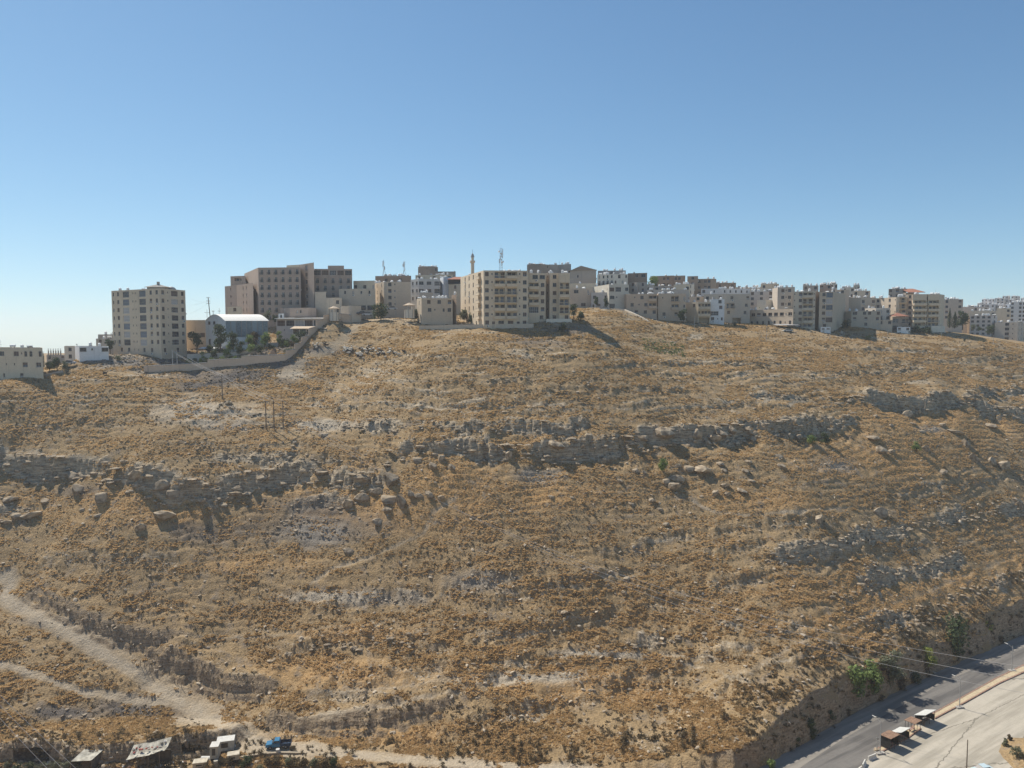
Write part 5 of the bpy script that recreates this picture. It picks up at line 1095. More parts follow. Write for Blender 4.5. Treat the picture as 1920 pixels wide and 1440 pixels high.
# ------------------------------------------------------------------ boulders, one by one
bl = [(135,905,26,24),(145,930,30,25),(185,946,30,28),(253,907,34,27),(300,922,42,28),(320,937,34,26),(30,975,30,16),(55,975,45,16),(10,985,22,10),(305,977,46,22),(265,997,26,20),(180,970,20,8),(152,960,12,8),(85,946,22,12),(20,942,30,14),
(735,912,36,28),(677,945,30,25),(707,930,28,20),(725,945,42,20),(752,955,26,32),(770,938,16,22),(784,935,20,14),(806,937,24,18),(828,938,18,12),(652,957,26,24),(725,963,20,14),(710,985,24,14),(682,906,44,20),(600,895,30,18),(848,883,20,14),(826,868,16,20),(780,868,26,14),(812,882,22,16),(955,865,18,24),(950,850,24,8),(605,822,26,14),
(1077,855,14,12),(1078,864,16,7),(1082,873,14,7),(1308,828,24,28),(1327,838,16,15),(1340,829,30,16),(1352,820,28,16),(1372,817,22,18),(1361,832,16,9),(1380,837,16,13),(1405,817,24,16),(1414,829,16,11),(1040,842,40,20),(1243,828,42,30),(1203,828,38,16),(1191,889,16,13),(1208,891,14,10),(1270,880,14,12),(1290,884,26,14),(1321,889,38,18),(1268,907,34,20),(1248,914,18,20),(1267,919,36,18),(1352,876,18,11),(1358,887,16,10),(1405,871,18,10),(1398,889,20,11),(1411,906,20,8),(1358,916,20,11),(1342,930,20,13),(1363,933,16,11),(1390,924,24,11),(1163,906,14,10),(1224,944,16,11),(1237,959,14,9),(1183,949,16,9),(1033,937,15,12),(1072,936,12,6),(1250,988,16,10),
(1700,786,30,19),(1722,779,18,14),(1712,797,24,6),(1641,783,12,6),(1672,801,14,7),(1726,812,20,7),(1640,827,30,11),(1652,854,26,22),(1672,851,18,11),(1736,847,22,12),(1812,841,22,20),(1826,869,26,22),(1862,872,18,17),(1886,883,30,24),(1537,983,28,22),(1655,972,30,22),(1462,861,20,10),(1466,881,22,14),(1770,891,22,12),(1768,801,20,10),(1790,813,38,8),(1860,804,30,11),(1912,957,20,20),(1500,826,16,13),(1595,823,12,7),
(1048,1256,15,15),(1145,1233,16,13),(1067,1216,8,17),(1175,1091,18,11),(1138,1103,12,9),(1172,1121,14,16),(1060,1151,18,8),(655,1038,24,11),(500,1109,10,6),(1690,1180,10,6),(232,870,20,9),(430,760,14,10),(433,768,12,8),(1120,1218,12,8),(880,1060,12,8),(750,1060,12,9)]
bl.sort()
zones = [(0, 330, 840, 1010, 'under the left cliff'), (330, 920, 790, 1000, 'under the overhanging ledge'), (920, 1180, 790, 960, 'by the middle face'), (1180, 1450, 780, 1000, 'in the central right jumble'),
         (1450, 1930, 770, 850, 'under the right crag'), (1450, 1930, 850, 1000, 'low on the right slope'), (0, 1930, 1000, 1300, 'on the lower slope'), (0, 1930, 600, 1400, 'on the upper slope')]
cnt = {}; zn = []
for q in bl:
    for zi, (a, b_, c, d, nm) in enumerate(zones):
        if a <= q[0] < b_ and c <= q[1] < d: break
    cnt[zi] = cnt.get(zi, 0) + 1; zn.append((zi, cnt[zi]))
ordn = ['leftmost', 'second', 'third', 'fourth', 'fifth', 'sixth', 'seventh', 'eighth', 'ninth', 'tenth', 'eleventh', 'twelfth'] 
def ordinal(k, n):
    if k <= 12 and k <= (n + 1) // 2: return ordn[k - 1] + (' from left' if k > 1 else '')
    j = n - k + 1
    if j == 1: return 'rightmost'
    if j <= 12: return ordn[j - 1] + ' from right'
    return ['thirteenth', 'fourteenth', 'fifteenth', 'sixteenth', 'seventeenth', 'eighteenth', 'nineteenth', 'twentieth', 'twenty-first', 'twenty-second'][min(9, min(k, j) - 13)] + (' from left' if k < j else ' from right')
for (px, py, w, h), (zi, k) in zip(bl, zn):
    g = hit(px, py - h * .25)
    if g is None: continue
    s = g[1] / F; W_, H_b = w * s * .56, h * s * .62
    shp = 'flat slab-like' if w > 2 * h else 'upright' if h > w * 1.05 else 'rounded'; size = 'big' if w > 27 else 'small' if w < 15 else 'medium'
    o = link('boulder', rl.choice(BOU), None, (g[0], g[1] + W_ * .2, g[2] + H_b * .25), rl.uniform(-.5, .5), (W_, W_ * rl.uniform(.7, 1), H_b * 1.1)); o.rotation_euler[1] = rl.uniform(-.25, .25)
    tag(o, '%s %s limestone boulder, %s of those %s' % (size, shp, ordinal(k, cnt[zi]), zones[zi][4]), 'boulder', 'limestone boulders lying on the slope')
# ------------------------------------------------------------------ trees
def leafmat(name, lo, hi): return tint_mat_obj(name, lo, hi)
def tint_mat_obj(name, lo, hi):
    m, t, b = newmat(name, .75, .2); v = coords(t); f = noise(t, v, 1.3, 3, .6); c = mix(t, ramp(t, f, .3, .7), lo, hi); t.links.new(c, b.inputs['Base Color'])
    tr = t.nodes.new('ShaderNodeBsdfTranslucent'); t.links.new(c, tr.inputs[0]); mx = t.nodes.new('ShaderNodeMixShader'); mx.inputs[0].default_value = .3
    out = t.nodes['Material Output']; t.links.new(b.outputs[0], mx.inputs[1]); t.links.new(tr.outputs[0], mx.inputs[2]); t.links.new(mx.outputs[0], out.inputs[0]); return m
LF = {'dark': tint_mat_obj('dark evergreen leaves', (.035, .055, .026), (.10, .13, .06)), 'green': tint_mat_obj('green leaves', (.10, .15, .045), (.24, .31, .10)), 'olive': tint_mat_obj('grey olive leaves', (.11, .12, .075), (.23, .24, .15)), 'yellow': tint_mat_obj('yellow green leaves', (.20, .24, .05), (.40, .42, .11)), 'brown': tint_mat_obj('dry brown leaves', (.09, .07, .04), (.20, .155, .09))}
BARK = plain('bark', (.13, .10, .075), .9, .25, 3)
def crown_mesh(kind, w, h, seed, leaf, n, shape='round'):
    r = random.Random(seed); vs, fs = [], []
    blobs = []
    if shape == 'cypress': blobs = [((0, 0, h * t_), w / 2 * max(.12, math.sin(math.pi * min(1, t_ * .8 + .25))), h * .13) for t_ in (.08, .2, .32, .45, .58, .7, .82, .93)]
    else:
        nb = 11
        for k in range(nb):
            a = r.uniform(0, 6.28); rr = r.uniform(.0, .62) * w / 2; zz0 = h * (r.uniform(.12, .8) if shape == 'round' else r.uniform(.1, .8)); rad = w * r.uniform(.19, .32)
            blobs.append(((math.cos(a) * rr, math.sin(a) * rr, zz0), rad, rad * r.uniform(.6, .9)))
    for k in range(n):
        (bx, by, bz), rad, rz = r.choice(blobs); d = Vector((r.gauss(0, 1), r.gauss(0, 1), r.gauss(0, 1))).normalized(); q = r.random() ** .4
        p = Vector((bx + d.x * rad * q, by + d.y * rad * q, bz + d.z * rz * q)); nrm = (d + Vector((r.gauss(0, .5), r.gauss(0, .5), r.gauss(0, .5)))).normalized(); t1 = nrm.orthogonal().normalized(); t1.rotate(Matrix.Rotation(r.uniform(0, 6.28), 3, nrm)); t2 = nrm.cross(t1); s = leaf * r.uniform(.6, 1.2)
        i = len(vs); vs += [tuple(p + t1 * s), tuple(p + t2 * s * .6), tuple(p - t1 * s), tuple(p - t2 * s * .6)]; fs.append((i, i+1, i+2, i+3))
    me = bpy.data.meshes.new('crown'); me.from_pydata(vs, [], fs); me.materials.append(LF[kind]); me.update(); return me
def tree(px, py, wpx, hpx, kind, label, D=None, shape='round', name='tree', cat='tree', group=None, n=None):
    if D is None:
        g = hit(px, py)
        if g is None: return
    else: x, y = XY(px, D); g = np.array((x, y, P(px, py, D)[2]))
    s = g[1] / F; w, h = wpx * s, hpx * s; sd_ = int(px * 7 + py); r = random.Random(sd_)
    root = thing(name, label, cat, g, group, r.uniform(0, 6)); leaf = min(.42, max(.16, w * .055))
    nn = n or int(min(4200, 300 + (w * h) / (leaf * leaf) * 1.7))
    low = shape == 'bush'; lift = 0 if (low or shape == 'cypress') else h * .12
    mb = MB(); mb.tube((0, 0, -.5), (0, 0, h * (.25 if low else .45)), .03 * h if not low else .05, .018 * h, 6)
    for k in range(4 if not low else 2): a = r.uniform(0, 6.28); mb.tube((0, 0, h * r.uniform(.12, .35)), (math.cos(a) * w * .28, math.sin(a) * w * .28, h * r.uniform(.5, .75)), .014 * h, .006 * h, 5)
    mb.build('trunk', BARK, root); link('crown', crown_mesh(kind, w, h - lift, sd_, leaf, nn, shape), root, (0, 0, lift)); return root
T = tree
T(714,600,38,33,'dark','broad dark tree beside the pale track in front of the beige block'); T(750,592,14,12,'dark','small dark bush right of the parked cars',shape='bush',name='bush',cat='bush')
T(778,601,22,24,'dark','dark round tree between the gazebo and the two-storey house'); T(798,605,22,22,'olive','olive shrub against the left corner of the two-storey house')
T(870,604,28,26,'olive','pale olive tree at the left foot of the central flats'); T(884,607,22,20,'dark','darker bush right of the pale olive tree',shape='bush',name='bush',cat='bush')
T(1075,598,20,30,'dark','tall dark round tree at the right foot of the central flats'); T(1089,602,20,20,'dark','low dark round bush right of the tall round tree',shape='bush',name='bush',cat='bush'); T(1055,620,20,17,'dark','lone dark bush in the shadow below the central flats',shape='bush',name='bush',cat='bush')
T(1281,606,26,34,'dark','dark ragged tree in front of the second front block'); T(1119,577,12,24,'dark','slim dark tree left of the pair before the grey house'); T(1136,577,15,22,'dark','rounder tree right of the pair before the grey house')
T(1221,545,34,33,'green','leafy green tree standing on the ridge right of the brown block',D=395); T(1425,583,13,14,'green','small green tree squeezed between blocks left of the arched building',D=372)
T(1574,612,24,30,'dark','dark tree at the right foot of the tallest block'); T(1586,618,22,18,'dark','spreading dark shrub below the tree beside the tallest block',shape='bush',name='bush',cat='bush'); T(1378,612,9,8,'dark','tiny dark bush beside the white four-storey house',shape='bush',name='bush',cat='bush')
T(1627,638,15,13,'dark','isolated dark bush on open ground below the low flats',shape='bush',name='bush',cat='bush'); T(1718,624,28,13,'dark','dark hedge bush left under the deep balconies',shape='bush',name='bush',cat='bush'); T(1738,625,24,13,'dark','dark hedge bush right under the deep balconies',shape='bush',name='bush',cat='bush')
T(1779,613,10,34,'dark','taller left one of the two dark cypresses',D=385,shape='cypress',name='cypress'); T(1789,614,15,28,'dark','shorter right one of the two dark cypresses',D=384,shape='cypress',name='cypress'); T(1804,617,27,40,'dark','open-crowned dark pine right of the cypresses',D=386,name='pine_tree')
T(1824,618,14,12,'olive','olive bush right of the open-crowned pine',D=392,shape='bush',name='bush',cat='bush'); T(1856,626,20,18,'dark','dark bush before the pale flats with the window grid',D=398,shape='bush',name='bush',cat='bush'); T(1835,620,10,9,'dark','small bush between pine and pale flats',D=395,shape='bush',name='bush',cat='bush')
T(1703,625,8,9,'dark','little bush at the door of the white annex',shape='bush',name='bush',cat='bush'); T(1808,640,5,6,'dark','tiny bush on the grass right of the building shadows',shape='bush',name='bush',cat='bush')
T(413,655,38,54,'dark','large dark tree in front of the vaulted hall',D=281); T(437,655,26,36,'dark','second dark tree just right of the large one at the hall',D=281); T(466,652,20,28,'green','round green garden tree under the hall glazing',D=283)
T(496,652,22,34,'green','feathery green tree right of the vaulted hall',D=284); T(523,652,15,40,'green','tall thin-stemmed tree left of the small pavilion',D=287); T(369,660,28,42,'dark','dark tree between the tower and the pale canopy',D=284)
T(502,604,18,24,'olive','palm-like tree standing at the hotel foot',D=306); T(516,606,14,18,'dark','dark bush right of the palm-like tree',D=306,shape='bush',name='bush',cat='bush')
for k in range(11): T(354 + k * 10.5, 684 - k * .6, 14, 13, 'dark' if k % 2 else 'green', '%s in the hedge row behind the compound wall' % (['leftmost bush', 'second bush', 'third bush', 'fourth bush', 'fifth bush', 'middle bush', 'fifth bush from right', 'fourth bush from right', 'third bush from right', 'second bush from right', 'rightmost bush'][k]), D=271.5, shape='bush', name='bush', cat='bush', group='bushes behind the compound wall')
for k in range(6): T(528 + k * 10, 652 - k, 11, 12, ['dark', 'green', 'brown'][k % 3], 'garden bush number %s from the left on the planting terrace' % ['one', 'two', 'three', 'four', 'five', 'six'][k], D=283, shape='bush', name='bush', cat='bush', group='bushes on the planting terrace')
T(540,667,26,14,'dark','dark flat bush beside the pointed hut',D=276,shape='bush',name='bush',cat='bush')
T(93,695,20,20,'dark','leftmost dark tree in the group at far left'); T(107,694,26,26,'dark','tallest dark tree in the group at far left'); T(122,694,18,18,'olive','olive bush on the right of the far left trees'); T(72,704,22,14,'dark','low dark bush below the villa wall',shape='bush',name='bush',cat='bush')
T(82,690,6,30,'dark','slim cypress right of the far left villa',shape='cypress',name='cypress'); T(206,664,18,34,'dark','dark tree rising behind the left side of the tower',D=290); T(222,676,14,9,'olive','small shrub at the left foot of the tower',shape='bush',name='bush',cat='bush')
T(1243,886,25,28,'green','green bush among boulders at mid slope'); T(1523,831,24,17,'green','light green bush left of the lone slope tree',shape='bush',name='bush',cat='bush'); T(1547,834,24,26,'dark','lone dark little tree casting a long shadow on the right slope'); T(1718,847,18,20,'green','small leaning tree on orange grass at right')
RD = lambda px, py: 0
def rt(px, py, w, h, kind, label, **k):
    g = G(px, py, FLOOR); T(px, py, w * (1 if 'shape' in k else 1.3), h * (1 if 'shape' in k else 1.15), kind, label, D=g[1], **k)
rt(1626,1322,54,72,'green','leftmost of the roadside trees, pale green and leaning out'); rt(1655,1312,50,78,'green','fullest green roadside tree in the left clump'); rt(1688,1298,40,82,'olive','tallest roadside tree, right part of the left clump')
rt(1764,1262,26,52,'yellow','small yellow-green roadside tree standing alone in shade'); rt(1812,1240,62,76,'dark','large dark green roadside tree under the cut'); rt(1868,1206,28,46,'yellow','narrow yellow-green tree at the far end of the road')
rt(1536,1380,44,38,'dark','dark bush at the cliff foot, biggest of the lower row',shape='bush',name='bush',cat='bush'); rt(1572,1358,30,32,'dark','dark bush right of the biggest at the cliff foot',shape='bush',name='bush',cat='bush'); rt(1508,1396,26,20,'dark','low dark bush left of the biggest at the cliff foot',shape='bush',name='bush',cat='bush')
rt(1462,1414,30,16,'brown','brownish bush near the lower end of the rock cut',shape='bush',name='bush',cat='bush'); rt(1712,1292,34,30,'brown','brownish bush between the tree clump and the yellow tree',shape='bush',name='bush',cat='bush'); rt(1738,1280,28,22,'dark','dark low bush left of the yellow-green tree',shape='bush',name='bush',cat='bush')
rt(1408,1428,28,18,'dark','dark bush where the cliff foot meets the bottom edge',shape='bush',name='bush',cat='bush'); rt(1466,1444,26,20,'green','pale green bush at the lower end of the road shoulder',shape='bush',name='bush',cat='bush'); rt(1900,1205,26,14,'brown','brown scrubby bush at the far right cliff foot',shape='bush',name='bush',cat='bush')
T(1886,1400,14,16,'olive','grey shrub on the left of the bank by the lot',shape='bush',name='bush',cat='bush'); T(1908,1420,26,24,'olive','big grey-green shrub on the bank at the bottom right corner',shape='bush',name='bush',cat='bush'); T(1893,1388,12,12,'brown','dry shrub at the top of the corner bank',shape='bush',name='bush',cat='bush')
# scrub hanging on the road cut and along the bottom
r = np.random.default_rng(77); n = 2600
xx = r.uniform(-105, 175, n); fy = np.interp(xx, foot_w[:, 0], foot_w[:, 1]); yy = fy + r.uniform(-.5, 11, n) ; keep_ = r.random(n) < .28 + .9 * fbm(xx, yy, 6, 2, 601); xx, yy = xx[keep_], yy[keep_]
zz9 = lookup(GZ, xx, yy); n = len(xx); s9 = .5 + .9 * r.random(n) ** 2
leafy = [crown_mesh('brown', 1.5, 1.3, 900 + k, .12, 120, 'bush') for k in range(4)]
scatter('cliff_scrub', leafy, np.stack([xx, yy, zz9 - .2], -1), np.stack([s9, s9, s9], -1), np.stack([r.normal(0, .2, n), r.normal(0, .2, n), r.random(n) * 6.28], -1), r.random(n), 'brown scrub clinging to the rock cut above the road')

n = 260; w_ = np.array([hit(1205 + 80 * a + 0 * b_, 640 + 24 * b_ + 14 * a)[:3] for a, b_ in zip(r.random(n), r.random(n) - .3)]); s8 = .4 + .5 * r.random(n)
scatter('green_weeds', [crown_mesh('green', 1.2, .7, 950 + k, .12, 70, 'bush') for k in range(3)], w_, np.stack([s8, s8, s8], -1), np.stack([0*s8, 0*s8, r.random(n) * 6.28], -1), r.random(n), 'patch of green weeds on the upper slope below the front houses')

rb_ = random.Random(31); nmn = ['first', 'second', 'third', 'fourth', 'fifth', 'sixth', 'seventh', 'eighth', 'ninth', 'tenth', 'eleventh', 'twelfth']
for k in range(12): T(436 + k * 17 + rb_.uniform(-5, 5), 1436 + rb_.uniform(-4, 6), rb_.uniform(18, 30), rb_.uniform(10, 20), rb_.choice(['brown', 'olive', 'dark']), '%s scrubby bush from the left along the bottom edge below the pickup' % nmn[k], shape='bush', name='bush', cat='bush', group='scrubby bushes along the bottom edge')
for k in range(7): T(12 + k * 22 + rb_.uniform(-5, 5), 1442 + rb_.uniform(-5, 4), rb_.uniform(20, 32), rb_.uniform(12, 20), rb_.choice(['olive', 'dark', 'olive']), '%s olive bush from the left in the bottom left corner' % nmn[k], shape='bush', name='bush', cat='bush', group='bushes in the bottom left corner')
for k, (px, py) in enumerate(((380, 672), (402, 671), (424, 668), (448, 662), (470, 660), (488, 661))): T(px, py, 22, 15, 'dark' if k % 2 else 'green', '%s dark garden shrub on the level between hall and hedge' % nmn[k], D=277, shape='bush', name='bush', cat='bush', group='garden shrubs between hall and hedge')

for k in range(12):
    px_ = [392,410,432,452,475,486,508,536,552,566,476,500][k]; py_ = [664,662,660,657,650,664,662,648,645,640,640,645][k]
    T(px_, py_, rb_.uniform(16, 24), rb_.uniform(12, 24), ['dark', 'dark', 'green', 'dark', 'brown', 'dark'][k % 6], '%s tree of the dense garden planting inside the compound' % nmn[k], D=279 + (680 - py_) * .25, group='dense garden planting inside the compound')
# ------------------------------------------------------------------ poles and wires
WOOD = plain('weathered pole wood', (.16, .13, .10), .9, .25, 4); STEEL = plain('galvanised steel', (.33, .33, .32), .5, .15); WIRE = plain('aluminium wire', (.42, .41, .40), .5, .05); PWH = plain('white paint', (.52, .51, .47), .6, .12)
def pole(name, label, px, py, ytop, D=None, r=.13, arms=(), mat=WOOD, lean=0, arm_len=1.1, cat='pole', group=None, armdir=(1, 0)):
    if D is None: g = hit(px, py)
    else: x, y = XY(px, D); g = np.array((x, y, P(px, py, D)[2]))
    h = P(px, ytop, g[1])[2] - g[2]; o = thing(name, label, cat, g, group); q = MB(); q.tube((0, 0, -1), (lean, 0, h), r, r * .7, 7); q.build('shaft', mat, o)
    for a in arms:
        z = h - a; q = MB(); q.tube((lean - arm_len * armdir[0], -arm_len * armdir[1], z), (lean + arm_len * armdir[0], arm_len * armdir[1], z), .06, n=4); q.build('crossarm', mat, o)
        for u in (-1, 0, 1): q = MB(); q.cyl(lean + u * arm_len * .9 * armdir[0], u * arm_len * .9 * armdir[1], z + .03, z + .3, .07, .04, 6); q.build('insulator', TANKD, o)
    return o, np.array(g) + (lean, 0, h)
_, t3 = pole('utility_pole', 'left pole of the three linked poles on the slope', 499, 805, 752, r=.2); _, t4 = pole('utility_pole', 'middle pole of the three linked poles on the slope', 514, 806, 751, r=.2); _, t5 = pole('utility_pole', 'right pole of the three linked poles on the slope', 531, 801, 751, r=.2)
q = MB(); 
for a, b_ in ((t3, t4), (t4, t5)): q.tube(a - (.5, 0, .1), b_ + (.5, 0, -.1), .09, n=5)
o = q.build('pole_crossbeam', WOOD); tag(o, 'long horizontal beam joining the three slope poles', 'beam')
_, t2 = pole('utility_pole', 'single wooden pole with rubble at its foot below the compound wall', 417, 748, 703, r=.2, arms=(.3,), arm_len=.9)
_, t1a = pole('utility_pole', 'left pole of the white pair behind the compound wall', 322.5, 690, 656, D=271, mat=PWH, r=.16); _, t1b = pole('utility_pole', 'right pole of the white pair behind the compound wall', 331, 690, 657, D=271, mat=PWH, r=.16)
pole('utility_pole', 'tall dark slanting pole left of the hotel', 396, 600, 557, D=302, lean=-.8, arms=(.3, 1.6, 2.6), arm_len=.7, r=.2); pole('utility_pole', 'short pole with a box right of the tall slanting pole', 401, 600, 582, D=310, arms=(.4,), arm_len=.5)
pole('utility_pole', 'thin antenna pole between slanting pole and hotel', 412.5, 600, 578, D=312, arms=(1.2,), arm_len=.5, r=.07); pole('utility_pole', 'low crossarm pole just left of the slanting pole', 389.5, 600, 580, D=315, arms=(1.4,), arm_len=1.0, r=.08)
pole('utility_pole', 'thin pole at the bottom of the tower rubble', 278, 705, 682, r=.08)
for px, py, yt, D, lb in ((1437, 640, 602, None, 'thin lamp post below the arched building'), (1556, 636, 612, None, 'thin lamp post below the guard hut'), (1765, 634, 602, None, 'tall lamp post in front of the deep balcony block'), (1801, 622, 598, None, 'lamp post in front of the pine'), (1302, 618, 592, None, 'lamp post below the balcony house on stilts'),
                      (1862, 646, 628, None, 'short lamp post on the right brow'), (1664, 630, 616, None, 'short post before the white annex'), (657, 602, 562, 300, 'tall lamp post at the top of the garden wall'), (743, 588, 562, 305, 'lamp post beside the parked cars'), (639, 590, 556, 303, 'thin white flag pole by the gazebo'), (535, 600, 577, 306, 'thin lamp post on the restaurant roof')):
    pole('lamp_post', lb, px, py, yt, D=D, r=.09, mat=STEEL, cat='lamp post')
def wire(a, b_, sag, r, label, n=24, group=None):
    a = np.array(a, float); b_ = np.array(b_, float); q = MB(); pr = None
    pts_ = [a + (b_ - a) * k / n - np.array((0, 0, sag * 4 * (k / n) * (1 - k / n))) for k in range(n + 1)]
    for p, p2 in zip(pts_[:-1], pts_[1:]): q.tube(p, p2, r, n=4)
    o = q.build('power_line', WIRE); tag(o, label, 'power line', group); return o
for k, (u, tt_) in enumerate((((-.8, 0, -.05), t3), ((0, 0, .15), t4), ((.8, 0, -.05), t5))):
    nm = ('left', 'middle', 'right')[k]
    wire((t1a if k < 2 else t1b) + ((k - 1) * .5, 0, -.1), t2 + u, .8, .035, '%s wire from the white poles down to the single slope pole' % nm)
    wire(t2 + u, tt_ + (0, 0, .05), .9, .035, '%s wire from the single pole to the three linked poles' % nm)
    E = P(2260, 1290 + 30 * k, 128); wire(tt_, E, 16.0 + k * .3, .03, '%s long wire crossing the valley to the lower right' % ('upper', 'middle', 'lower')[k], 60)
for k, (y0, y1) in enumerate(((1262, 1520), (1280, 1530), (1302, 1545))): wire(P(-40, y0, 125), P(230 - k * 18, y1, 112), .5, .028, '%s of the three slanting wires in the bottom left corner' % ('upper', 'middle', 'lower')[k])
for k, (yy_, D_) in enumerate(((572, 320), (588, 330), (560, 325))): wire(P(356, yy_, D_), P(396, 560 + 3 * k, 302), .6, .02, '%s faint wire between tower and slanting pole' % ('lower', 'lowest', 'upper')[k])
# street lamps by the lot
def lamp(px, py, ytop, label, arm=-1, base=True):
    g = G(px, py, FLOOR); h = P(px, ytop, g[1])[2] - g[2]; o = thing('street_lamp', label, 'street lamp', g); q = MB(); q.tube((0, 0, 0), (0, 0, h), .1, .06, 8); q.build('shaft', STEEL, o)
    d = np.array((math.cos(rd + math.pi * .5), math.sin(rd + math.pi * .5))); q = MB(); q.tube((0, 0, h - .5), (d[0] * 1.2 , d[1] * 1.2, h + .1), .04, n=5); q.build('arm', STEEL, o)
    q = MB(); q.tube((d[0] * 1.1, d[1] * 1.1, h + .08), (d[0] * 1.9, d[1] * 1.9, h + .14), .12, .08, 6); q.build('lamp_head', PWH, o)
    if base: q = MB(); q.box(-.9, .9, -.45, .45, 0, .28); b_ = q.build('concrete_base', CONC, o); b_.rotation_euler = (0, 0, .2)
lamp(1650, 1413, 1350, 'street lamp beside the rusty-roofed shelter'); lamp(1799, 1327, 1272, 'street lamp standing alone halfway along the median'); lamp(1897, 1258, 1211, 'street lamp at the right edge where the median ends')
g = G(1845, 1462, FLOOR); pole('lamp_post', 'bare post at the bottom edge of the lot beside the pale car', 1845, 1455, 1387, D=float(G(1845, 1455, FLOOR)[1]), mat=WOOD, r=.12, cat='lamp post')
# shelters
RUST = plain('rusty sheet', (.24, .15, .10), .8, .3, 2.5); SHEETW = plain('pale roof sheet', (.52, .52, .49), .6, .12, 2); BLACK = plain('black painted panel', (.03, .03, .03), .7, .3); PINKW = plain('painted bench', (.35, .22, .18), .7, .15)
def shelter(px, py, L, Wd, H, roofm, back, label, tilt=.35, open_=False):
    g = G(px, py, FLOOR + .16); o = thing('bus_shelter', label, 'shelter', g, 'shelters on the median', rd)
    q = MB(); v = [(-L/2 - .2, -Wd/2 - .2, H), (L/2 + .2, -Wd/2 - .2, H), (L/2 + .2, Wd/2 + .2, H - tilt), (-L/2 - .2, Wd/2 + .2, H - tilt)]
    q.poly([(x, y, z + .08) for x, y, z in v]); q.poly([v[k] for k in (3, 2, 1, 0)]); [q.quad(v[k], v[(k+1) % 4], (*v[(k+1) % 4][:2], v[(k+1) % 4][2] + .08), (*v[k][:2], v[k][2] + .08)) for k in range(4)]; q.build('roof', roofm, o)
    for x in (-L/2, 0, L/2):
        for y in (-Wd/2, Wd/2): q = MB(); q.tube((x, y, -.1), (x, y, H - tilt * (.5 + y / Wd)), .045, n=6); q.build('post', IRON, o)
    if not open_:
        q = MB(); q.box(-L/2, L/2, Wd/2 + .02, Wd/2 + .07, .15, H - tilt - .05); q.build('back_panel', back, o)
        for sx in (-1, 1): q = MB(); q.box(sx * L/2 - .03, sx * L/2 + .03, -Wd/2 + .06, Wd/2 - .06, .15, H - tilt - .05); q.build('side_panel', back, o)
    q = MB(); q.box(-L/2 + .3, L/2 - .3, -.1, .3, .42, .48); [q.box(x - .04, x + .04, -.05, .25, 0, .42) for x in (-L/2 + .5, L/2 - .5)]; q.build('bench', PINKW, o); return o
shelter(1668, 1399, 3.0, 2.0, 2.5, RUST, BLACK, 'box-like black shelter with a rusty flat roof, nearest the barriers', .15); shelter(1688, 1386, 3.2, 1.9, 2.4, SHEETW, BLACK, 'shelter with a low white sloping roof beside the rusty black box', .85)
shelter(1711, 1370, 2.4, 1.9, 2.3, RUST, BLACK, 'open-sided shelter frame with a rusty roof', .1, True); shelter(1734, 1353, 4.0, 2.0, 2.5, SHEETW, BLACK, 'farthest shelter with a big white roof tilted towards the road', .95)
def barrier(px, py, rz, label):
    g = G(px, py, FLOOR); pr = [(-.32, 0), (.32, 0), (.3, .12), (.14, .35), (.09, .85), (-.09, .85), (-.14, .35), (-.3, .12)]; q = MB(); n = len(pr); v0 = [(-1.1, y, z) for y, z in pr]; v1 = [(1.1, y, z) for y, z in pr]
    q.poly(v0[::-1]); q.poly(v1); [q.quad(v0[k], v0[(k+1) % n], v1[(k+1) % n], v1[k]) for k in range(n)]; o = q.build('road_barrier', plain('white concrete barrier', (.58, .56, .51), .8, .12, 3), None, g); o.rotation_euler = (0, 0, rz); tag(o, label, 'barrier', 'white concrete barriers by the median')
barrier(1635, 1423, rd - .1, 'upper white concrete barrier next to the median end'); barrier(1619.5, 1436, rd + .35, 'middle white concrete barrier standing askew'); barrier(1609, 1449, rd + .1, 'lowest white barrier cut by the bottom edge')
q = MB(); g = G(1645, 1404, FLOOR + .16); q.tube((0, 0, 0), (0, 0, 2.4), .04, n=5); q.box(-.25, .25, -.03, .03, 1.9, 2.4); o = q.build('sign_post', STEEL, None, g); tag(o, 'thin sign post at the lower end of the median', 'sign')
o = link('rubble_heap', BLK[2], None, G(1643, 1405, FLOOR + .35), .4, (1.0, .8, .6)); tag(o, 'reddish heap of stones on the lower end of the median', 'stone heap')
# vehicles
TYRE = plain('tyre rubber', (.03, .03, .03), .9, .2); BLUE = plain('blue truck paint', (.035, .16, .29), .35, .1); PALEB = plain('pale blue car paint', (.45, .55, .58), .3, .06); LAMP = plain('headlight glass', (.7, .7, .68), .2, .05)
def wheel(o, x, y, r=.36, w=.24):
    q = MB(); q.tube((x, y - w/2, r), (x, y + w/2, r), r, n=14); wo_ = q.build('wheel', TYRE, o); q = MB(); q.tube((x, y - w/2 - .01, r), (x, y + w/2 + .01, r), r * .5, n=10); q.build('rim', STEEL, wo_)
def prism(prof, y0, y1, m=0, q=None):
    q = q or MB(); n = len(prof); a = [(x, y0, z) for x, z in prof]; b_ = [(x, y1, z) for x, z in prof]; q.poly(a, m); q.poly(b_[::-1], m); [q.quad(a[(k+1) % n], a[k], b_[k], b_[(k+1) % n], m) for k in range(n)]; return q
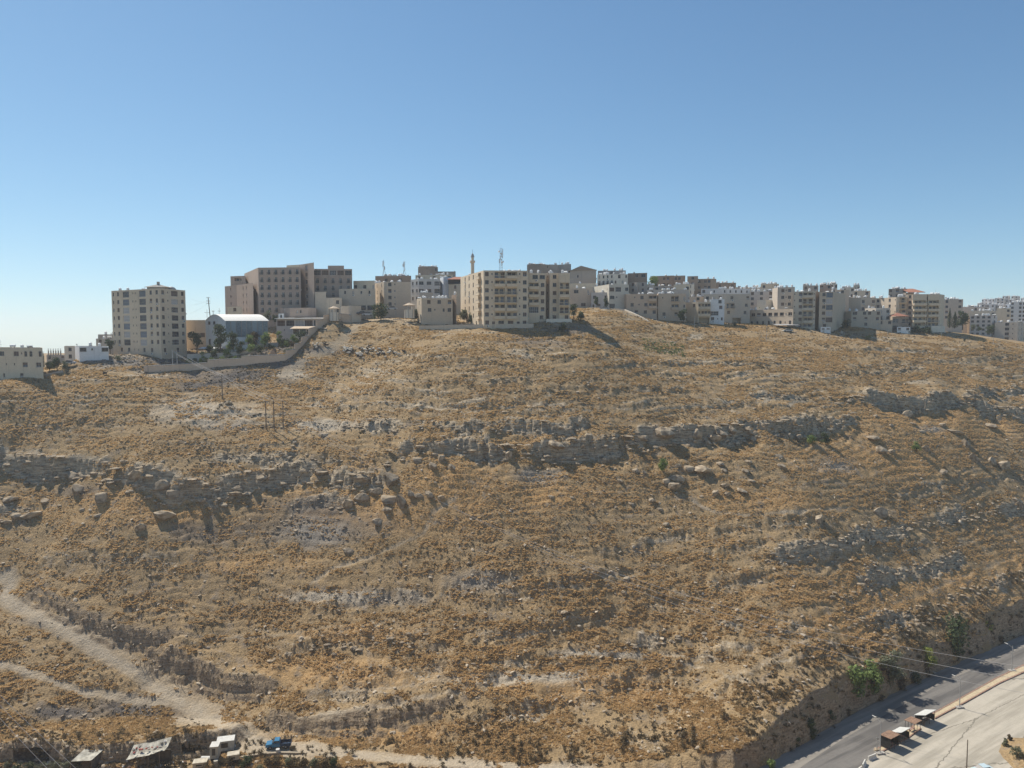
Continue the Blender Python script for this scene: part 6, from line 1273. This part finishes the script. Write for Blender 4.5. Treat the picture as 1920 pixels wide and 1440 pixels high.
def pickup(px, py, rz, label):
    g = hit(px, py); g = (g[0], g[1], max(ground(g[0] + dx, g[1] + dy) for dx in (-1.8, 0, 1.8) for dy in (-.8, .8)))
    o = thing('pickup_truck', label, 'pickup truck', g, None, rz)
    prism([(-2.5, .45), (-2.5, .95), (-2.3, 1.06), (-1.35, 1.12), (-1.3, 1.16), (.35, 1.16), (.35, .45)], -.85, .85).build('body', BLUE, o)
    prism([(-1.3, 1.165), (-.75, 1.72), (.2, 1.74), (.34, 1.165)], -.76, .76).build('cab', BLUE, o)
    q = MB(); q.quad((-1.27, -.66, 1.22), (-.80, -.62, 1.68), (-.80, .62, 1.68), (-1.27, .66, 1.22)); q.v = [(x - .03, y, z + .02) for x, y, z in q.v]; q.build('windscreen', GL, o)
    for s_ in (-1, 1): q = MB(); q.poly([(-1.05, s_ * .775, 1.22), (-.72, s_ * .775, 1.64), (-.28, s_ * .775, 1.66), (-.28, s_ * .775, 1.22)]); q.poly([(-.2, s_ * .775, 1.22), (-.2, s_ * .775, 1.66), (.14, s_ * .775, 1.66), (.22, s_ * .775, 1.22)]); q.build('side_window', GL, o)
    q = MB(); q.box(.4, 2.5, -.85, .85, .5, .6); q.box(.4, 2.5, -.85, -.8, .6, 1.1); q.box(.4, 2.5, .8, .85, .6, 1.1); q.box(2.45, 2.5, -.8, .8, .6, 1.1); q.box(.4, .45, -.8, .8, .6, 1.1); q.build('cargo_bed', plain('dark blue bed', (.02, .05, .10), .5, .2), o)
    q = MB(); [q.tube((x, y, 1.1), (x, y, 1.95), .03, n=4) for x in (.45, 1.1, 1.8, 2.45) for y in (-.82, .82)]; [q.tube((.45, y, z), (2.45, y, z), .03, n=4) for y in (-.82, .82) for z in (1.5, 1.95)]; [q.tube((x, -.82, 1.95), (x, .82, 1.95), .03, n=4) for x in (.45, 1.1, 1.8, 2.45)]; [q.tube((2.45, y, 1.1), (2.45, y, 1.95), .025, n=4) for y in (-.4, 0, .4)]; q.build('cargo_rack', IRON, o)
    for x in (-1.6, 1.5):
        for y in (-.78, .78): wheel(o, x, y)
    for y in (-.6, .6): q = MB(); q.box(-2.53, -2.49, y - .16, y + .16, .72, .9); q.build('headlight', LAMP, o)
    q = MB(); q.box(-2.6, -2.45, -.85, .85, .42, .58); q.build('bumper', STEEL, o)
pickup(523, 1402, math.radians(8), 'blue pickup truck with a dark rack parked on the dirt track')
def car(px, py, rz, paint, label, D=None, van=False):
    if D is None: g = hit(px, py) if van != 'lot' else G(px, py, FLOOR)
    else: x, y = XY(px, D); g = (x, y, P(px, py, D)[2])
    o = thing('parked_car', label, 'car', g, None, rz)
    prism([(-2.1, .3), (-2.15, .65), (-2.0, .82), (-1.1, .92), (1.6, .95), (2.05, .88), (2.1, .3)], -.82, .82).build('body', paint, o)
    prism([(-1.15, .925), (-.5, 1.40), (.85, 1.42), (1.55, .95)], -.72, .72).build('cabin', GL, o); q = MB(); q.box(-.5, .85, -.70, .70, 1.425, 1.46); q.build('roof', paint, o)
    for x in (-1.35, 1.3):
        for y in (-.75, .75): wheel(o, x, y, .31, .2)
    for y in (-.55, .55): q = MB(); q.box(-2.18, -2.12, y - .18, y + .18, .58, .72); q.build('headlight', LAMP, o)
car(1843, 1449, .2, PALEB, 'pale blue car at the very bottom edge of the lot', van='lot')
SILV = plain('silver car paint', (.50, .50, .50), .35, .05); car(736, 581, 0, SILV, 'silver car parked under the beige block right of the dark tree', D=306); car(690, 592, .1, SILV, 'grey car parked where the pale track reaches the hotel annex', D=303); car(679, 590, .2, plain('dark car paint', (.06,.06,.07), .35, .05), 'dark car left of the grey one beside the hotel annex', D=305)
car(1133, 581, 0, SILV, 'pale car parked in front of the grey house', D=322); car(1477, 622, 0, PWH, 'white car parked below the grey sheet canopy'); car(128, 683, 0, SILV, 'pale car roof showing left of the low white house', D=259)
# scrapyard in the bottom left corner
TARP = plain('dirty white tarpaulin', (.38, .36, .30), .85, .35, 1.2); CREAM = plain('cream truck body', (.46, .41, .32), .7, .2, 1.5); GBOX = plain('grey green box body', (.38, .38, .34), .7, .2, 1.5)
def at(px, py, D=None):
    if D is None: g = hit(px, py); return np.array(g)
    x, y = XY(px, D); return np.array((x, y, ground(x, y)))
g = at(166, 1434); o = thing('tarp_hut', 'square hut with a sagging dirty white tarpaulin roof under the rock face', 'hut', g); h = 2.4; v = [(-2.4, -1.8, h - .5), (1.6, -1.8, h - .3), (2.4, 1.6, h + .2), (-1.6, 1.6, h + .1)]
q = MB(); m_ = (0, 0, h - .35); [q.poly([v[k], v[(k+1) % 4], m_]) for k in range(4)]; q.build('tarpaulin_roof', TARP, o); q = MB(); [q.quad((*v[k][:2], -1), (*v[(k+1) % 4][:2], -1), v[(k+1) % 4], v[k]) for k in (1, 2, 3)]; q.build('wall', plain('dark sacking', (.10, .09, .075), .95, .3), o)
for x, y, _ in v: q = MB(); q.tube((x, y, -1), (x, y, 2.2), .06, n=5); q.build('post', WOOD, o)
g = at(283, 1436); o = thing('scrap_shed', 'long ragged shed with junk piled on its grey tarpaulin roof', 'shed', g); rj = random.Random(4); q = MB(); n = 8
rows_ = [[(-4.2 + k * 1.1, y, 2.1 + .35 * k * .7 + (1.0 if y > 0 else 0) + rj.uniform(-.2, .2)) for k in range(n)] for y in (-1.4, 0, 1.8)]
for a, b_ in zip(rows_[:-1], rows_[1:]): [q.quad(a[k], a[k+1], b_[k+1], b_[k]) for k in range(n - 1)]
q.build('tarpaulin_roof', TARP, o)
for k in range(0, n, 2): q = MB(); q.tube((rows_[0][k][0], -1.35, -1), rows_[0][k], .08, n=5); q.build('post', WOOD, o)
q = MB(); q.box(-4.0, 3.4, 1.3, 1.5, -1, 2.6); q.build('back_wall', plain('dark sacking', (.10, .09, .075), .95, .3), o)
RAGR = plain('faded red cloth', (.38, .12, .10), .9, .3, 3); RAGW = plain('dirty white cloth', (.55, .53, .50), .9, .2, 3)
for k in range(16):
    x = rj.uniform(-3.9, 3.4); mi = rj.choice([0, 1, 2, 3]); me_ = rock_mesh('bundle', [RAGW, RAGR, CONC, TARP][mi], 700 + k, 1, .7); oo = link('bundle', me_, None, (g[0] + x, g[1] + rj.uniform(-1, 1.4), g[2] + 2.5 + (x + 4.2) * .24 + .3), rj.uniform(0, 3), (rj.uniform(.25, .5),) * 3)
    tag(oo, '%s cloth bundle heaped on the scrap shed roof' % ['dirty white', 'faded red', 'grey', 'cream'][mi], 'bundle', 'bundles on the shed roof')
def boxbody(px, py, L, Wd, H, rz, mat, name, label, legs=True, cat='truck body', D=None):
    g = at(px, py, D); o = thing(name, label, cat, g, None, rz); q = MB(); q.box(-L/2, L/2, -Wd/2, Wd/2, .6, H); q.build('box_body', mat, o); q = MB(); q.box(-L/2 + .1, L/2 - .1, -Wd/2 + .1, Wd/2 - .1, -.2, .58); q.build('chassis', BLACK, o)
    q = MB(); q.box(-L*.25, L*.15, -Wd/2 - .02, -Wd/2 - .005, 1.3 if H > 2 else .9, H - .3); q.build('window', GL, o); q = MB(); q.box(-L/2 - .03, L/2 + .03, -Wd/2 - .03, Wd/2 + .03, H + .003, H + .08); q.build('roof', PWH if H > 2 else mat, o); return o
boxbody(404, 1424, 1.6, 2.0, 3.0, .15, GBOX, 'truck_cab', 'grey-green truck cab beside the scrap trucks', cat='truck cab'); boxbody(424, 1408, 3.4, 2.2, 2.6, .25, GBOX, 'box_trailer', 'grey-green box trailer with a square window and junk on its end')
boxbody(376, 1440, 2.6, 1.6, 1.5, .2, CREAM, 'cream_crate', 'cream box at the bottom edge left of the truck cab', cat='crate'); boxbody(438, 1428, 2.2, 1.5, 1.6, .3, CREAM, 'cream_crate', 'cream box right of the truck cab by the retaining wall', cat='crate')
q = MB(); q.tube((-1.2, 0, .7), (1.2, 0, .7), .55, n=12); q.box(-.8, -.7, -.5, .5, -.3, .3); q.box(.7, .8, -.5, .5, -.3, .3); o = q.build('water_tank', PWH, None, at(389, 1430)); tag(o, 'white horizontal water tank left of the truck cab', 'water tank')
q = MB(); q.cyl(0, 0, 0, 1.0, .4, n=12); o = q.build('drum', PWH, None, at(521, 1413)); tag(o, 'white drum standing beside the blue pickup', 'drum'); q = MB(); q.cyl(0, 0, 0, 1.2, .42, n=12); o = q.build('drum', CREAM, None, at(405, 1437)); tag(o, 'cream drum in front of the truck cab', 'drum')
for k in range(26):
    px, py = rj.choice([(rj.uniform(300, 365), rj.uniform(1426, 1440)), (rj.uniform(415, 450), rj.uniform(1393, 1402)), (rj.uniform(225, 320), rj.uniform(1432, 1442)), (rj.uniform(425, 440), rj.uniform(1395, 1430))]); p = at(px, py)
    oo = link('scrap_piece', rock_mesh('scrap_piece', rj.choice([RAGW, CONC, CREAM, BLACK, RUST]), 760 + k, 1, .8), None, p + (0, 0, .25), rj.uniform(0, 3), (rj.uniform(.25, .6), rj.uniform(.25, .5), rj.uniform(.3, .6))); tag(oo, 'lump of scrap lying %s' % ('on the ground left of the truck cab' if px < 370 else 'around the grey-green box trailer'), 'scrap', 'scrap lying about the yard')
garden_wall('retaining_wall', 'low stone retaining wall below the blue pickup', [432,470,510,560], [1420,1414,1411,1412], None, 2, (.36, .30, .22), .5, hgt_px=3)
for k in range(7): px, y0 = [(263,1242),(271,1246),(280,1250),(292,1256),(327,1275),(333,1279),(340,1283)][k]; g = at(px, y0 + 6); q = MB(); q.tube((0, 0, -.3), (.05, 0, 1.3), .06, n=5); o = q.build('fence_post', WOOD, None, g); tag(o, ['leftmost', 'second', 'third', 'fourth', 'third from last', 'second from last', 'rightmost'][k] + ' leaning wooden post beside the dirt track', 'post', 'fence posts beside the dirt track')
# pointed hut in the garden
x, y = XY(514, 277); z = P(514, 669, 277)[2]; o = thing('pointed_hut', 'dark A-frame hut in the terraced garden', 'hut', (x, y, z)); q = MB(); q.quad((-2, -1.5, 0), (0, -1.5, 3), (0, 1.5, 3), (-2, 1.5, 0)); q.quad((0, -1.5, 3), (2, -1.5, 0), (2, 1.5, 0), (0, 1.5, 3)); q.build('roof', plain('dark thatch', (.12, .09, .065), .95, .3), o); q = MB(); q.poly([(-1.9, -1.4, 0), (1.9, -1.4, 0), (0, -1.4, 2.9)]); q.build('gable_wall', wall_mat(BRN), o)
# ------------------------------------------------------------------ flock
WOOL = plain('cream wool', (.62, .56, .46), .95, .15, 6); GOATB = plain('dark goat hair', (.035, .03, .028), .9, .2, 6)
def beast(wool, horns, seed):
    r = random.Random(seed); q = MB()
    rings = [(-.55, .62, .06), (-.5, .62, .2), (-.3, .6, .27), (0, .58, .29), (.3, .6, .27), (.48, .68, .2), (.58, .8, .14), (.66, .92, .11)]; n = 8
    for (x, z, rr) in rings: q.v += [(x, rr * math.cos(2*math.pi*k/n) * .85, z + rr * math.sin(2*math.pi*k/n)) for k in range(n)]
    for a in range(len(rings) - 1):
        for k in range(n): q.f.append((a*n + k, a*n + (k+1) % n, (a+1)*n + (k+1) % n, (a+1)*n + k)); q.m.append(0)
    q.tube((.6, 0, .92), (.95, 0, .78), .11, .055, 6, 1)
    for s_ in (-1, 1): q.poly([(.68, s_ * .09, .95), (.66, s_ * .24, .9), (.74, s_ * .1, .9)], 1); 
    if horns: [q.tube((.66, s_ * .05, 1.0), (.55, s_ * .12, 1.22), .03, .01, 4, 1) for s_ in (-1, 1)]
    for x in (.34, -.36):
        for s_ in (-1, 1): kx = .03 if x > 0 else -.07; q.tube((x, s_ * .14, .45), (x + kx, s_ * .14, .24), .07, .045, 5, 1); q.tube((x + kx, s_ * .14, .24), (x, s_ * .14, 0), .045, .035, 5, 1)
    q.tube((-.55, 0, .68), (-.66, 0, .45), .05, .03, 5, 0); return q
SH = beast(WOOL, False, 1).mesh('sheep', [WOOL, plain('brown sheep face', (.16, .11, .08), .9, .2)]); GO = beast(GOATB, True, 2).mesh('goat', [GOATB, GOATB]); rs_ = random.Random(12)
for k in range(58):
    a, b_ = rs_.gauss(0, 1), rs_.gauss(0, 1); px, py = (692 + 27 * a, 663 + 5.0 * b_) if k < 46 else (650 + rs_.uniform(-8, 10), 655 + rs_.uniform(-2, 4))
    p = at(px, py); gt = rs_.random() < .2; o = link('goat' if gt else 'sheep', GO if gt else SH, None, p, rs_.uniform(0, 6.28), (1.15,) * 3); tag(o, 'dark goat grazing among the flock right of the pale track' if gt else 'cream sheep grazing with the flock right of the pale track', 'goat' if gt else 'sheep', 'dark goats in the flock' if gt else 'cream sheep in the flock')
for k, (px, py) in enumerate([(587, 648), (591, 651), (595, 647), (599, 650), (593, 655), (608, 648), (613, 650)]):
    p = at(px, py); gt = k in (5, 6); o = link('goat' if gt else 'sheep', GO if gt else SH, None, p, rs_.uniform(0, 6.28), (1.15,) * 3); tag(o, 'dark goat near the foot of the stepped garden wall' if gt else 'cream sheep beside the stepped garden wall', 'goat' if gt else 'sheep', 'goats near the stepped wall' if gt else 'sheep near the stepped wall')
p = at(197, 703); o = link('goat', GO, None, p, 0, (1.2,) * 3); tag(o, 'lone dark animal on the slope below the low white house', 'goat')
for px, py, nm in ((86, 753, 'brightest and biggest'), (141, 740, 'rightmost'), (100, 744, 'topmost of the left'), (118, 759, 'lower middle'), (56, 793, 'lowest'), (136, 747, 'second from right')): o = link('white_stone', BLK[1], None, at(px, py), .3, (.4, .35, .3)); o.material_slots[0].link = 'OBJECT'; o.material_slots[0].material = RAGW; tag(o, nm + ' white stone on the left upper slope', 'stone', 'white stones on the left slope')
# ------------------------------------------------------------------ air
hz = MB(); hz.box(-7500, 7500, -60, 2900, -190, 62)
m = bpy.data.materials.new('haze air'); m.use_nodes = True; t = m.node_tree; t.nodes.clear(); pvn = t.nodes.new('ShaderNodeVolumePrincipled'); pvn.inputs['Color'].default_value = (.86, .92, 1.0, 1); pvn.inputs['Density'].default_value = 0.00017; pvn.inputs['Anisotropy'].default_value = .2
mo = t.nodes.new('ShaderNodeOutputMaterial'); t.links.new(pvn.outputs[0], mo.inputs['Volume']); o = hz.build('haze', m); o['kind'] = 'stuff'
